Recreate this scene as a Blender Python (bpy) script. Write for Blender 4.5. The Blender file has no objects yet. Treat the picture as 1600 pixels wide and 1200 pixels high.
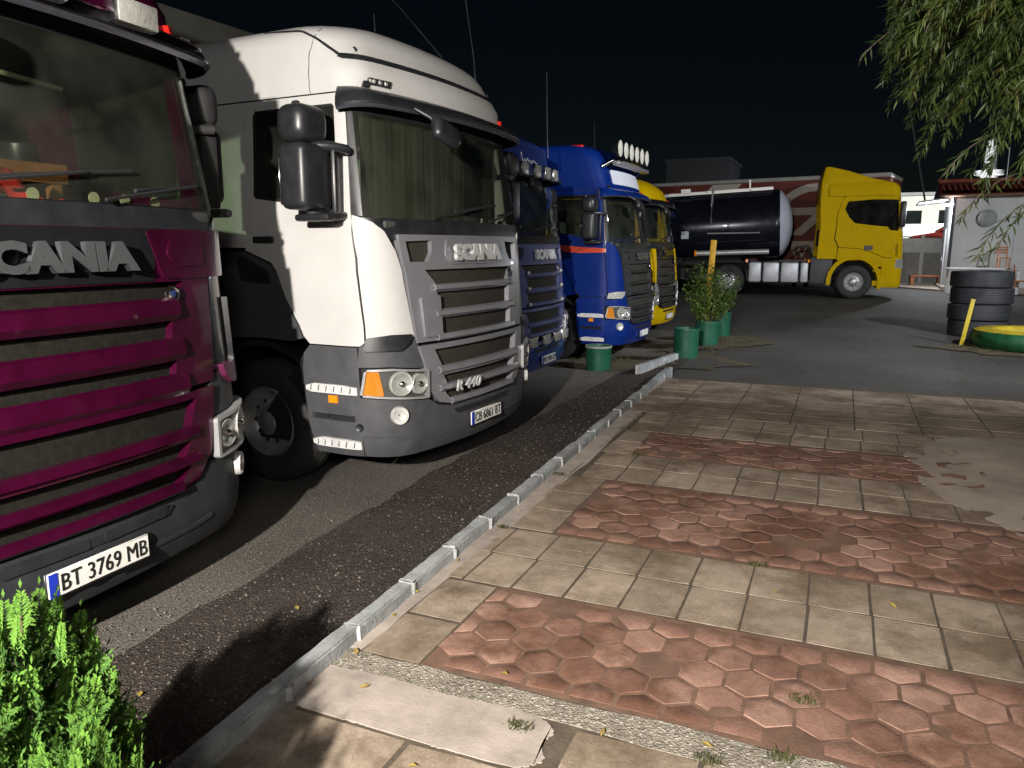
import bpy, bmesh, math, random
from mathutils import Vector, Matrix, Euler
random.seed(7)
R = math.radians
S = bpy.context.scene
C = S.collection

# ------------------------------------------------------------------ camera, sky, light, exposure
CAM_H = 1.88
cam_d = bpy.data.cameras.new('camera'); cam = bpy.data.objects.new('camera', cam_d); C.objects.link(cam)
cam.location = (0, 0, CAM_H)
cam.rotation_euler = (R(90 - 10.158), 0, R(23.1))
cam_d.sensor_fit = 'HORIZONTAL'; cam_d.sensor_width = 36.0; cam_d.lens = 36.0 * 1200 / 1600
cam_d.clip_end = 3000; cam_d.clip_start = 0.05
S.camera = cam

world = bpy.data.worlds.new('World'); S.world = world; world.use_nodes = True
wn = world.node_tree.nodes; wl = world.node_tree.links
bg = wn['Background']
sky = wn.new('ShaderNodeTexSky'); sky.sky_type = 'NISHITA'; sky.sun_disc = False
sky.sun_elevation = R(20); sky.sun_rotation = R(150); sky.air_density = 1.0; sky.dust_density = 0.3; sky.ozone_density = 3.0
wl.new(sky.outputs[0], bg.inputs[0]); bg.inputs[1].default_value = 0.0007

sun_d = bpy.data.lights.new('moon', 'SUN'); sun_d.energy = 0.03; sun_d.angle = R(3); sun_d.color = (0.75, 0.85, 1.0)
sun = bpy.data.objects.new('moon', sun_d); C.objects.link(sun)
sun.rotation_euler = (R(50), 0, R(30))

S.view_settings.view_transform = 'Standard'; S.view_settings.look = 'None'
S.view_settings.exposure = 0.0; S.view_settings.gamma = 1.0; S.view_settings.use_curve_mapping = False
S.render.engine = 'CYCLES'
try:
    S.cycles.use_denoising = True
    S.cycles.max_bounces = 8; S.cycles.transparent_max_bounces = 16
    S.cycles.sample_clamp_indirect = 4.0
except Exception: pass

# ------------------------------------------------------------------ materials
MATS = {}
def pm(name, col, rough=0.5, metal=0.0, var=0.12, scale=6.0, bump=0.0, bscale=60.0, coat=0.0, spec=0.5, col2=None,
       rvar=0.1, emit=None, estr=0.0, perobj=0.0, world_coords=False, detail=6.0, coatrough=0.04):
    if name in MATS: return MATS[name]
    m = bpy.data.materials.new(name); m.use_nodes = True
    n = m.node_tree.nodes; l = m.node_tree.links
    b = n['Principled BSDF']
    b.inputs['Metallic'].default_value = metal
    b.inputs['Specular IOR Level'].default_value = spec
    b.inputs['Coat Weight'].default_value = coat
    b.inputs['Coat Roughness'].default_value = coatrough
    if world_coords:
        g = n.new('ShaderNodeNewGeometry'); vec = g.outputs['Position']
    else:
        g = n.new('ShaderNodeTexCoord'); vec = g.outputs['Object']
    t = n.new('ShaderNodeTexNoise'); t.inputs['Scale'].default_value = scale; t.inputs['Detail'].default_value = detail
    t.inputs['Roughness'].default_value = 0.65
    l.new(vec, t.inputs['Vector'])
    rmp = n.new('ShaderNodeValToRGB')
    c = list(col) + [1]
    lo = [x * (1 - var) for x in col] + [1]; hi = [min(1, x * (1 + var)) for x in col] + [1]
    if col2: hi = list(col2) + [1]; lo = c
    rmp.color_ramp.elements[0].position = 0.32; rmp.color_ramp.elements[0].color = lo
    rmp.color_ramp.elements[1].position = 0.68; rmp.color_ramp.elements[1].color = hi
    l.new(t.outputs['Fac'], rmp.inputs['Fac'])
    out = rmp.outputs['Color']
    if perobj > 0:
        oi = n.new('ShaderNodeObjectInfo'); hs = n.new('ShaderNodeHueSaturation')
        mr = n.new('ShaderNodeMapRange'); mr.inputs['To Min'].default_value = 1 - perobj; mr.inputs['To Max'].default_value = 1 + perobj
        l.new(oi.outputs['Random'], mr.inputs['Value']); l.new(mr.outputs[0], hs.inputs['Value']); l.new(out, hs.inputs['Color'])
        out = hs.outputs['Color']
    l.new(out, b.inputs['Base Color'])
    mr2 = n.new('ShaderNodeMapRange'); mr2.inputs['To Min'].default_value = max(0.02, rough - rvar); mr2.inputs['To Max'].default_value = min(1, rough + rvar)
    l.new(t.outputs['Fac'], mr2.inputs['Value']); l.new(mr2.outputs[0], b.inputs['Roughness'])
    if bump > 0:
        t2 = n.new('ShaderNodeTexNoise'); t2.inputs['Scale'].default_value = bscale; t2.inputs['Detail'].default_value = 5
        l.new(vec, t2.inputs['Vector'])
        bp = n.new('ShaderNodeBump'); bp.inputs['Strength'].default_value = bump; bp.inputs['Distance'].default_value = 0.01
        l.new(t2.outputs['Fac'], bp.inputs['Height']); l.new(bp.outputs[0], b.inputs['Normal'])
    if emit:
        b.inputs['Emission Color'].default_value = list(emit) + [1]; b.inputs['Emission Strength'].default_value = estr
    MATS[name] = m
    return m

def glass_mat(name, tint, refl=1.0, ior=1.5, rough=0.02):
    if name in MATS: return MATS[name]
    m = bpy.data.materials.new(name); m.use_nodes = True
    n = m.node_tree.nodes; l = m.node_tree.links
    n.remove(n['Principled BSDF'])
    tr = n.new('ShaderNodeBsdfTransparent'); tr.inputs[0].default_value = list(tint) + [1]
    gl = n.new('ShaderNodeBsdfGlossy'); gl.inputs['Roughness'].default_value = rough
    # faint dust film on the glass
    df = n.new('ShaderNodeBsdfDiffuse'); df.inputs[0].default_value = (0.22, 0.23, 0.20, 1)
    tc = n.new('ShaderNodeTexCoord'); no = n.new('ShaderNodeTexNoise'); no.inputs['Scale'].default_value = 3.0; no.inputs['Detail'].default_value = 7
    l.new(tc.outputs['Object'], no.inputs['Vector'])
    mr = n.new('ShaderNodeMapRange'); mr.inputs['From Min'].default_value = 0.35; mr.inputs['From Max'].default_value = 0.8
    mr.inputs['To Min'].default_value = 0.02; mr.inputs['To Max'].default_value = 0.09
    l.new(no.outputs['Fac'], mr.inputs['Value'])
    mx0 = n.new('ShaderNodeMixShader'); l.new(mr.outputs[0], mx0.inputs[0]); l.new(tr.outputs[0], mx0.inputs[1]); l.new(df.outputs[0], mx0.inputs[2])
    fr = n.new('ShaderNodeLayerWeight'); fr.inputs[0].default_value = 0.5
    pw = n.new('ShaderNodeMath'); pw.operation = 'POWER'; pw.inputs[1].default_value = 4.0; l.new(fr.outputs['Facing'], pw.inputs[0])
    mul = n.new('ShaderNodeMath'); mul.operation = 'MULTIPLY_ADD'; mul.inputs[1].default_value = 0.85 * refl; mul.inputs[2].default_value = 0.045 * refl
    l.new(pw.outputs[0], mul.inputs[0])
    mx = n.new('ShaderNodeMixShader')
    l.new(mul.outputs[0], mx.inputs[0]); l.new(mx0.outputs[0], mx.inputs[1]); l.new(gl.outputs[0], mx.inputs[2])
    l.new(mx.outputs[0], n['Material Output'].inputs[0])
    MATS[name] = m
    return m

def leaf_mat(name, c1, c2, trans=0.35, rough=0.5, c3=None):
    m = bpy.data.materials.new(name); m.use_nodes = True
    n = m.node_tree.nodes; l = m.node_tree.links
    b = n['Principled BSDF']
    at = n.new('ShaderNodeAttribute'); at.attribute_name = 'tone'
    rmp = n.new('ShaderNodeValToRGB'); rmp.color_ramp.elements[0].color = list(c1) + [1]; rmp.color_ramp.elements[1].color = list(c2) + [1]
    if c3:
        e = rmp.color_ramp.elements.new(0.9); e.color = list(c2) + [1]; rmp.color_ramp.elements[2].color = list(c3) + [1]
    l.new(at.outputs['Fac'], rmp.inputs['Fac'])
    l.new(rmp.outputs[0], b.inputs['Base Color']); b.inputs['Roughness'].default_value = rough
    tl = n.new('ShaderNodeBsdfTranslucent'); l.new(rmp.outputs[0], tl.inputs[0])
    mx = n.new('ShaderNodeMixShader'); mx.inputs[0].default_value = trans
    l.new(b.outputs[0], mx.inputs[1]); l.new(tl.outputs[0], mx.inputs[2]); l.new(mx.outputs[0], n['Material Output'].inputs[0])
    MATS[name] = m
    return m

# ------------------------------------------------------------------ objects and shapes
def ob(name, me, mat=None, parent=None, loc=None, rot=None, kind=None, label=None, cat=None, group=None):
    o = bpy.data.objects.new(name, me); C.objects.link(o)
    if mat is not None and me is not None and len(me.materials) == 0: me.materials.append(mat)
    if parent is not None: o.parent = parent
    if loc is not None: o.location = loc
    if rot is not None: o.rotation_euler = rot
    if kind: o['kind'] = kind
    if label: o['label'] = label
    if cat: o['category'] = cat
    if group: o['group'] = group
    return o
def thing(name, label, cat, loc=(0, 0, 0), rz=0.0, group=None):
    return ob(name, None, None, None, loc, (0, 0, rz), None, label, cat, group)

def bm_mesh(bm, smooth=None, name='m'):
    me = bpy.data.meshes.new(name); bm.to_mesh(me); bm.free()
    if smooth is not None:
        me.polygons.foreach_set('use_smooth', [True] * len(me.polygons))
        me.set_sharp_from_angle(angle=R(smooth))
    return me
def add_box(bm, c, s, bev=0.0, seg=2, rot=None):
    r = bmesh.ops.create_cube(bm, size=1.0)
    vs = r['verts']
    bmesh.ops.scale(bm, vec=Vector(s), verts=vs)
    if bev > 0:
        es = list({e for v in vs for e in v.link_edges})
        rr = bmesh.ops.bevel(bm, geom=vs + es, offset=min(bev, min(s) * 0.49), segments=seg, profile=0.5, affect='EDGES')
        vs = rr['verts']
        vs = list({v for f in rr['faces'] for v in f.verts} | set(vs))
    if rot is not None:
        bmesh.ops.rotate(bm, cent=(0, 0, 0), matrix=Euler(rot).to_matrix(), verts=vs)
    bmesh.ops.translate(bm, vec=Vector(c), verts=vs)
    return vs
def box(c, s, bev=0.0, seg=2, rot=None, smooth=40):
    bm = bmesh.new(); add_box(bm, c, s, bev, seg, rot)
    return bm_mesh(bm, smooth)
def boxes(lst, smooth=40):
    bm = bmesh.new()
    for a in lst:
        b2 = bmesh.new(); add_box(b2, *a)
        t = bpy.data.meshes.new('t'); b2.to_mesh(t); b2.free(); bm.from_mesh(t); bpy.data.meshes.remove(t)
    return bm_mesh(bm, smooth)
def tube(pts, r, n=8, caps=True, smooth=50):
    bm = bmesh.new(); rings = []
    pts = [Vector(p) for p in pts]
    rr = r if isinstance(r, (list, tuple)) else [r] * len(pts)
    up = Vector((0, 0, 1))
    for i, p in enumerate(pts):
        d = (pts[min(i + 1, len(pts) - 1)] - pts[max(i - 1, 0)]).normalized()
        a = d.cross(up)
        if a.length < 1e-3: a = d.cross(Vector((1, 0, 0)))
        a.normalize(); b = d.cross(a).normalized()
        rings.append([bm.verts.new(p + (a * math.cos(2 * math.pi * k / n) + b * math.sin(2 * math.pi * k / n)) * rr[i]) for k in range(n)])
    for i in range(len(rings) - 1):
        for k in range(n):
            bm.faces.new((rings[i][k], rings[i][(k + 1) % n], rings[i + 1][(k + 1) % n], rings[i + 1][k]))
    if caps:
        bm.faces.new(rings[0][::-1]); bm.faces.new(rings[-1])
    bmesh.ops.recalc_face_normals(bm, faces=bm.faces[:])
    return bm_mesh(bm, smooth)
def lathe(prof, n=32, axis='Z', smooth=40, c=(0, 0, 0)):
    """prof: list of (radius, height) along the axis"""
    bm = bmesh.new(); rings = []
    def P(r, h, a):
        x, y = r * math.cos(a), r * math.sin(a)
        p = (x, y, h) if axis == 'Z' else ((x, h, y) if axis == 'Y' else (h, x, y))
        return Vector(p) + Vector(c)
    for r, h in prof:
        if r < 1e-5: rings.append([bm.verts.new(P(0, h, 0))])
        else: rings.append([bm.verts.new(P(r, h, 2 * math.pi * k / n)) for k in range(n)])
    for i in range(len(rings) - 1):
        A, B = rings[i], rings[i + 1]
        for k in range(n):
            k2 = (k + 1) % n
            if len(A) == 1 and len(B) == 1: continue
            if len(A) == 1: bm.faces.new((A[0], B[k], B[k2]))
            elif len(B) == 1: bm.faces.new((A[k], A[k2], B[0]))
            else: bm.faces.new((A[k], A[k2], B[k2], B[k]))
    bmesh.ops.recalc_face_normals(bm, faces=bm.faces[:])
    return bm_mesh(bm, smooth)
def prism(poly, h0, h1, axis='Z', bev=0.0, smooth=40):
    """poly: 2D outline; axis Z: (x,y), Y: (x,z), X: (y,z)"""
    bm = bmesh.new()
    def P(a, b, h): return (a, b, h) if axis == 'Z' else ((a, h, b) if axis == 'Y' else (h, a, b))
    A = [bm.verts.new(P(a, b, h0)) for a, b in poly]; B = [bm.verts.new(P(a, b, h1)) for a, b in poly]
    n = len(poly)
    bm.faces.new(A); bm.faces.new(B)
    for i in range(n): bm.faces.new((A[i], A[(i + 1) % n], B[(i + 1) % n], B[i]))
    bmesh.ops.recalc_face_normals(bm, faces=bm.faces[:])
    if bev > 0:
        es = [e for e in bm.edges if e.calc_face_angle(0) > R(25)]
        bmesh.ops.bevel(bm, geom=es, offset=bev, segments=2, profile=0.5, affect='EDGES')
    return bm_mesh(bm, smooth)
def fillet(pts, r, n=4):
    out = []; N = len(pts)
    for i in range(N):
        p0, p, p1 = Vector(pts[i - 1]), Vector(pts[i]), Vector(pts[(i + 1) % N])
        a, b = p0 - p, p1 - p
        rr = min(r, a.length * 0.45, b.length * 0.45)
        if rr < 1e-4: out.append(tuple(p)); continue
        A = p + a.normalized() * rr; B = p + b.normalized() * rr
        for k in range(n + 1):
            t = k / n
            q = A * (1 - t) ** 2 + p * 2 * t * (1 - t) + B * t ** 2
            out.append(tuple(q))
    return out
_font_cache = {}
def text_mesh(s, size, depth=0.004, bold=0.0, axis='X', spacing=1.0, sx=1.0, shear=0.0):
    """letters standing up; axis X: read from +X (front of a truck); axis Y: read from -Y"""
    cu = bpy.data.curves.new('t', 'FONT'); cu.body = s; cu.size = size; cu.extrude = depth / 2; cu.offset = bold
    cu.align_x = 'CENTER'; cu.align_y = 'CENTER'; cu.space_character = spacing; cu.resolution_u = 3; cu.shear = shear
    o = bpy.data.objects.new('t', cu); C.objects.link(o)
    dg = bpy.context.evaluated_depsgraph_get()
    me = bpy.data.meshes.new_from_object(o.evaluated_get(dg))
    bpy.data.objects.remove(o); bpy.data.curves.remove(cu)
    for v in me.vertices:
        x, y, z = v.co
        v.co = (z, x * sx, y) if axis == 'X' else (x * sx, -z, y)
    me.materials.clear()
    return me
# ------------------------------------------------------------------ common materials
white_paint = pm('white_paint', (0.50, 0.495, 0.485), 0.5, var=0.07, scale=1.6, coat=0.3, rvar=0.08, spec=0.2)
grey_plastic = pm('grey_plastic', (0.062, 0.064, 0.070), 0.55, spec=0.3, var=0.14, scale=9, bump=0.05, bscale=350)
black_plastic = pm('black_plastic', (0.018, 0.019, 0.022), 0.38, var=0.3, scale=8, bump=0.03, bscale=300)
matt_black = pm('matt_black', (0.008, 0.008, 0.009), 0.8, var=0.3, scale=5)
rubber = pm('rubber', (0.022, 0.021, 0.021), 0.75, var=0.25, scale=10, bump=0.2, bscale=60)
chrome = pm('chrome', (0.78, 0.79, 0.8), 0.16, metal=1.0, var=0.05)
silver_paint = pm('silver_paint', (0.24, 0.24, 0.262), 0.36, metal=0.35, var=0.08, scale=7, coat=0.2)
rim_metal = pm('rim_metal', (0.42, 0.42, 0.42), 0.42, metal=0.7, var=0.2, scale=12)
mesh_dark = pm('grille_mesh', (0.040, 0.037, 0.031), 0.85, spec=0.08, var=0.25, scale=30, bump=0.5, bscale=260)
amber = pm('amber_lens', (0.85, 0.28, 0.01), 0.15, var=0.1, coat=0.6)
red_lens = pm('red_lens', (0.5, 0.015, 0.01), 0.18, var=0.1, coat=0.6)
plate_white = pm('plate_white', (0.72, 0.71, 0.67), 0.4, var=0.06, scale=20)
plate_blue = pm('plate_blue', (0.015, 0.04, 0.42), 0.4, var=0.1)
letter_black = pm('letter_black', (0.012, 0.012, 0.012), 0.5, var=0.2)
lamp_dish = pm('lamp_dish', (0.74, 0.74, 0.72), 0.2, metal=0.45, var=0.05)
lens_clear = glass_mat('clear_lens', (0.92, 0.93, 0.92), 0.8, 1.45, 0.03)
pale_lens = pm('pale_lens', (0.46, 0.455, 0.42), 0.22, metal=0.25, var=0.15, scale=25, coat=0.7, bump=0.3, bscale=90)
cab_glass = glass_mat('windscreen_glass', (0.80, 0.835, 0.775), 1.0, 1.5, 0.015)
dark_glass = glass_mat('side_window_glass', (0.62, 0.70, 0.60), 1.0, 1.5, 0.015)
curtain_mat = pm('olive_curtain', (0.105, 0.098, 0.074), 0.9, var=0.15, scale=4, bump=0.1, bscale=200)
dash_mat = pm('dashboard_plastic', (0.045, 0.047, 0.045), 0.7, var=0.2, scale=10)
seat_mat = pm('seat_fabric', (0.05, 0.055, 0.06), 0.9, var=0.2, scale=20)
step_mat = pm('step_plate', (0.55, 0.55, 0.55), 0.55, var=0.2, scale=14, bump=0.3, bscale=60)

# ------------------------------------------------------------------ shape of a truck cab, as a stack of rounded cross sections
# z: (front position, half width, corner radius)
BASE = [(0.28, -0.07, 1.17, 0.42), (0.36, -0.015, 1.225, 0.42), (0.50, 0.0, 1.245, 0.42), (0.95, 0.0, 1.245, 0.40), (1.15, -0.02, 1.238, 0.38),
        (1.30, -0.03, 1.225, 0.36), (1.70, -0.06, 1.22, 0.34), (2.00, -0.10, 1.21, 0.24), (2.06, -0.115, 1.205, 0.19),
        (2.45, -0.19, 1.18, 0.17), (2.84, -0.265, 1.155, 0.16), (2.95, -0.285, 1.145, 0.16)]
ROOF = {
 'high': [(3.00, -0.285, 1.14, 0.20), (3.09, -0.28, 1.135, 0.24), (3.17, -0.32, 1.13, 0.28), (3.22, -0.36, 1.122, 0.30), (3.32, -0.41, 1.112, 0.34), (3.39, -0.46, 1.085, 0.38), (3.44, -0.52, 1.03, 0.42), (3.49, -0.61, 0.92, 0.46), (3.53, -0.74, 0.76, 0.45), (3.56, -0.92, 0.54, 0.38), (3.575, -1.15, 0.28, 0.22)],
 'top': [(3.00, -0.30, 1.145, 0.20), (3.20, -0.36, 1.14, 0.24), (3.45, -0.45, 1.14, 0.24), (3.58, -0.53, 1.13, 0.26), (3.66, -0.66, 1.10, 0.3), (3.71, -0.80, 1.03, 0.36),
         (3.74, -1.0, 0.90, 0.4), (3.76, -1.25, 0.6, 0.4), (3.765, -1.5, 0.3, 0.25)],
 'mid': [(3.00, -0.30, 1.145, 0.18), (3.15, -0.305, 1.14, 0.18), (3.30, -0.33, 1.13, 0.20), (3.36, -0.43, 1.11, 0.26), (3.45, -0.60, 1.06, 0.32), (3.53, -0.80, 0.97, 0.38), (3.60, -1.02, 0.82, 0.4), (3.65, -1.28, 0.6, 0.4), (3.67, -1.5, 0.3, 0.25)],
 'low': [(3.00, -0.30, 1.14, 0.22), (3.10, -0.33, 1.125, 0.28), (3.22, -0.40, 1.11, 0.30), (3.33, -0.55, 1.08, 0.34), (3.41, -0.68, 1.02, 0.38), (3.46, -0.86, 0.92, 0.42),
         (3.49, -1.06, 0.75, 0.42), (3.51, -1.3, 0.45, 0.35)],
}
RB = 5.0
class Cab:
    def __init__(s, roof, rear=-2.2, dq=0.12, dz=0.12, table=None, rb=RB):
        s.t = table if table else BASE + ROOF[roof]; s.rear = rear; s.dq = dq; s.dz = dz; s.rb = rb
        s.roof = roof
    def sec(s, z):
        t = s.t
        if z <= t[0][0]: return t[0][1:]
        if z >= t[-1][0]: return t[-1][1:]
        for a, b in zip(t, t[1:]):
            if a[0] <= z <= b[0]:
                k = (z - a[0]) / (b[0] - a[0])
                return tuple(a[i] * (1 - k) + b[i] * k for i in (1, 2, 3))
    def uv(s, q, z):
        F, W, Rc = s.sec(z); sg = 1 if q >= 0 else -1; a = abs(q); rb = s.rb
        th1 = math.asin((W - Rc) / (rb - Rc))
        if a <= 1:
            th = a * th1; v = rb * math.sin(th); u = F - rb * (1 - math.cos(th))
        else:
            th = th1 + (min(a, 2) - 1) * (math.pi / 2 - th1)
            v = rb * math.sin(th1) + Rc * (math.sin(th) - math.sin(th1))
            u = F - rb * (1 - math.cos(th1)) - Rc * (math.cos(th1) - math.cos(th))
            if a > 2: u -= (a - 2)
        return u, v * sg
    def P(s, q, z, off=0.0):
        u, v = s.uv(q, z)
        e = 0.004
        u1, v1 = s.uv(q + e, z); u0, v0 = s.uv(q - e, z)
        zz = 0.012
        ua, va = s.uv(q, z + zz); ub, vb = s.uv(q, z - zz)
        tq = Vector((u1 - u0, -(v1 - v0), 0)); tz = Vector((ua - ub, -(va - vb), 2 * zz))
        n = tz.cross(tq)
        if n.length < 1e-9: n = Vector((0, 0, 1))
        n.normalize()
        c = Vector((u + 0.0, -v, z))
        out = Vector((u + 1.1, -v, 0))
        if n.dot(out) < 0: n = -n
        return c + n * off
    def qv(s, v, z):
        F, W, Rc = s.sec(z); rb = s.rb; th1 = math.asin((W - Rc) / (rb - Rc)); a = abs(v); sg = 1 if v >= 0 else -1
        if a <= rb * math.sin(th1): return sg * math.asin(a / rb) / th1
        x = min(1, (a - rb * math.sin(th1)) / Rc + math.sin(th1))
        return sg * (1 + (math.asin(x) - th1) / (math.pi / 2 - th1))
    def qu(s, u, z, sg=1):
        F, W, Rc = s.sec(z); rb = s.rb; th1 = math.asin((W - Rc) / (rb - Rc))
        u1 = F - rb * (1 - math.cos(th1)); u2 = u1 - Rc * math.cos(th1)
        if u <= u2: return sg * (2 + u2 - u)
        if u <= u1:
            c = math.cos(th1) - (u1 - u) / Rc
            return sg * (1 + (math.acos(max(0, min(1, c))) - th1) / (math.pi / 2 - th1))
        return sg * 0.98
    def pts(s, spec, sg=1):
        """spec: ('v',v,z) on the front, ('u',u,z) on the side, ('q',q,z)"""
        o = []
        for k, a, z in spec:
            if k == 'v': o.append((s.qv(a, z) * sg, z))
            elif k == 'u': o.append((s.qu(a, z, sg), z))
            else: o.append((a * sg, z))
        return o
    def panel(s, loops, off=0.0, thick=0.03, round_=0.0, dq=None, dz=None, edge=0.0):
        dq = dq or s.dq; dz = dz or s.dz
        bm = bmesh.new()
        for lp in loops:
            if round_ > 0: lp = fillet(lp, round_)
            vs = [bm.verts.new((a, 0, b)) for a, b in lp]
            for i in range(len(vs)): bm.edges.new((vs[i], vs[(i + 1) % len(vs)]))
        bmesh.ops.triangle_fill(bm, use_beauty=True, use_dissolve=False, edges=bm.edges[:], normal=(0, -1, 0))
        q0 = min(v.co.x for v in bm.verts); q1 = max(v.co.x for v in bm.verts)
        z0 = min(v.co.z for v in bm.verts); z1 = max(v.co.z for v in bm.verts)
        k = math.floor(q0 / dq) + 1
        while k * dq < q1 - 1e-4:
            bmesh.ops.bisect_plane(bm, geom=bm.verts[:] + bm.edges[:] + bm.faces[:], plane_co=(k * dq, 0, 0), plane_no=(1, 0, 0), dist=1e-4); k += 1
        k = math.floor(z0 / dz) + 1
        while k * dz < z1 - 1e-4:
            bmesh.ops.bisect_plane(bm, geom=bm.verts[:] + bm.edges[:] + bm.faces[:], plane_co=(0, 0, k * dz), plane_no=(0, 0, 1), dist=1e-4); k += 1
        bm.verts.ensure_lookup_table()
        n = len(bm.verts)
        for i, v in enumerate(bm.verts): v.index = i
        outer = [s.P(v.co.x, v.co.z, off) for v in bm.verts]; inner = [s.P(v.co.x, v.co.z, off - thick) for v in bm.verts]
        faces = []; cen = Vector((-1.1, 0, 0))
        for f in bm.faces:
            ids = [v.index for v in f.verts]
            p = [outer[i] for i in ids[:3]]
            nn = (p[1] - p[0]).cross(p[2] - p[0]); m = (p[0] - cen); m.z = 0
            if nn.dot(m) < 0: ids = ids[::-1]
            faces.append(ids); faces.append([i + n for i in ids[::-1]])
        for e in bm.edges:
            if len(e.link_faces) == 1:
                a, b = e.verts[0].index, e.verts[1].index
                faces.append([a, b, b + n, a + n])
        me = bpy.data.meshes.new('panel'); me.from_pydata([tuple(v) for v in outer + inner], [], faces)
        bm.free()
        b2 = bmesh.new(); b2.from_mesh(me); bmesh.ops.recalc_face_normals(b2, faces=b2.faces[:]); b2.to_mesh(me); b2.free()
        me.polygons.foreach_set('use_smooth', [True] * len(me.polygons)); me.set_sharp_from_angle(angle=R(38))
        return me
    def loft(s, z0, z1, off=0.0, extra=()):
        zs = sorted(set([z for z in [r[0] for r in s.t] if z0 < z < z1] + [z0, z1] + list(extra)))
        ts = [i / 10 for i in range(-10, 11)]
        rows = []
        for z in zs:
            F, W, Rc = s.sec(z); th1 = math.asin((W - Rc) / (s.rb - Rc))
            u2 = F - s.rb * (1 - math.cos(th1)) - Rc * math.cos(th1); L = max(0.02, u2 - s.rear)
            qs = [-(2 + L * k / 6) for k in range(6, 0, -1)] + [-2 + i / 6 for i in range(6)] + [-1 + i / 6 for i in range(12)] + [1 + i / 6 for i in range(6)] + [2 + L * k / 6 for k in range(7)]
            rows.append([s.P(q, z, off) for q in qs])
        bm = bmesh.new(); V = [[bm.verts.new(p) for p in r] for r in rows]; n = len(V[0])
        for a, b in zip(V, V[1:]):
            for i in range(n - 1): bm.faces.new((a[i], a[i + 1], b[i + 1], b[i]))
            bm.faces.new((a[0], b[0], b[-1], a[-1]))
        top = V[-1]
        for i in range(n // 2):
            j = n - 1 - i
            if j - 1 > i + 1: bm.faces.new((top[i], top[i + 1], top[j - 1], top[j]))
            elif j - 1 == i + 1: bm.faces.new((top[i], top[i + 1], top[j]))
        bmesh.ops.recalc_face_normals(bm, faces=bm.faces[:])
        return bm_mesh(bm, 40)

nut_mesh = lathe([(0, -0.018), (0.017, -0.016), (0.017, 0.016), (0, 0.018)], 6, 'Y'); nut_mesh.materials.append(chrome)
letter_silver = pm('letter_silver', (0.62, 0.62, 0.63), 0.3, metal=0.3, var=0.06, coat=0.3)
def wheel(parent, u, v, r=0.5, w=0.31, z=None, deep=False, n=40):
    """v: lateral centre (towards the camera side positive)"""
    z = r if z is None else z; sg = 1 if v > 0 else -1
    h = w / 2
    prof = [(r * 0.56, -h * 0.86), (r * 0.62, -h), (r * 0.86, -h * 1.02), (r * 0.965, -h * 0.86), (r, -h * 0.66), (r, -h * 0.36), (r * 0.978, -h * 0.34), (r * 0.978, -h * 0.28), (r, -h * 0.26), (r, h * 0.02), (r * 0.978, h * .04), (r * 0.978, h * .1), (r, h * .12), (r, h * 0.66), (r * 0.965, h * 0.86), (r * 0.86, h * 1.02), (r * 0.62, h), (r * 0.56, h * 0.86)]
    wo = ob('wheel', lathe([(a, b) for a, b in prof], n, 'Y', 40), rubber, parent, (u, -v, z))
    d = 1 if deep else -1
    s = -sg
    rp = [(r * 0.57, s * h * 0.86), (r * 0.55, s * h * 0.98), (r * 0.52, s * h * 0.9), (r * 0.47, s * h * 0.45), (r * 0.44, s * h * 0.30), (r * 0.40, s * h * 0.42), (r * 0.24, s * h * 0.60), (r * 0.22, s * h * 0.86), (r * 0.17, s * h * 0.98), (0, s * h * 1.0)]
    if deep: rp = [(r * 0.57, s * h * 0.86), (r * 0.55, s * h * 0.98), (r * 0.52, s * h * 0.9), (r * 0.48, s * h * 0.0), (r * 0.44, -s * h * 0.25), (r * 0.28, -s * h * 0.30), (r * 0.26, s * h * 0.5), (r * 0.2, s * h * 0.62), (0, s * h * 0.64)]
    ri = ob('rim', lathe(rp, n, 'Y', 40), rim_metal, wo)
    for k in range(10):
        a = 2 * math.pi * k / 10
        ob('wheel_nut', nut_mesh, None, wo, (r * 0.335 * math.cos(a), s * (h * (0.45 if not deep else -0.28) + 0.012), r * 0.335 * math.sin(a)))
    return wo

def plate(parent, text, u, z, tilt=0.0, sx=0.80):
    p = ob('number_plate', box((0, 0, 0), (0.012, 0.52, 0.112), 0.004, 1), plate_white, parent, (u, 0, z), (0, R(-tilt), 0))
    ob('blue_band', box((0.0075, -0.238, 0), (0.004, 0.04, 0.106)), plate_blue, p)
    if text:
        m = text_mesh(text, 0.105, 0.003, 0.0, 'X', 1.02, sx)
        ys = [v.co.y for v in m.vertices]; mid = (min(ys) + max(ys)) / 2; zs = [v.co.z for v in m.vertices]; zm = (min(zs) + max(zs)) / 2
        k = 0.445 / (max(ys) - min(ys)); kz = 0.076 / (max(zs) - min(zs))
        for v in m.vertices: v.co = (v.co.x + 0.0085, (v.co.y - mid) * k + 0.021, (v.co.z - zm) * kz)
        ob('lettering', m, letter_black, p)
    ob('plate_holder', box((-0.008, 0, -0.004), (0.01, 0.535, 0.128), 0.003, 1), black_plastic, p)
    return p

def lettering(parent, s, u, v, z, width, height, mat, depth=0.02, bold=0.006, name='lettering', shear=0.0, spacing=1.0, rot=None):
    m = text_mesh(s, 0.2, depth, bold, 'X', spacing, 1.0, shear)
    ys = [q.co.y for q in m.vertices]; zs = [q.co.z for q in m.vertices]
    ky = width / (max(ys) - min(ys)); kz = height / (max(zs) - min(zs)); ym = (max(ys) + min(ys)) / 2; zm = (max(zs) + min(zs)) / 2
    for q in m.vertices: q.co = (q.co.x, (q.co.y - ym) * ky, (q.co.z - zm) * kz)
    return ob(name, m, mat, parent, (u, -v, z), rot)

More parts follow.
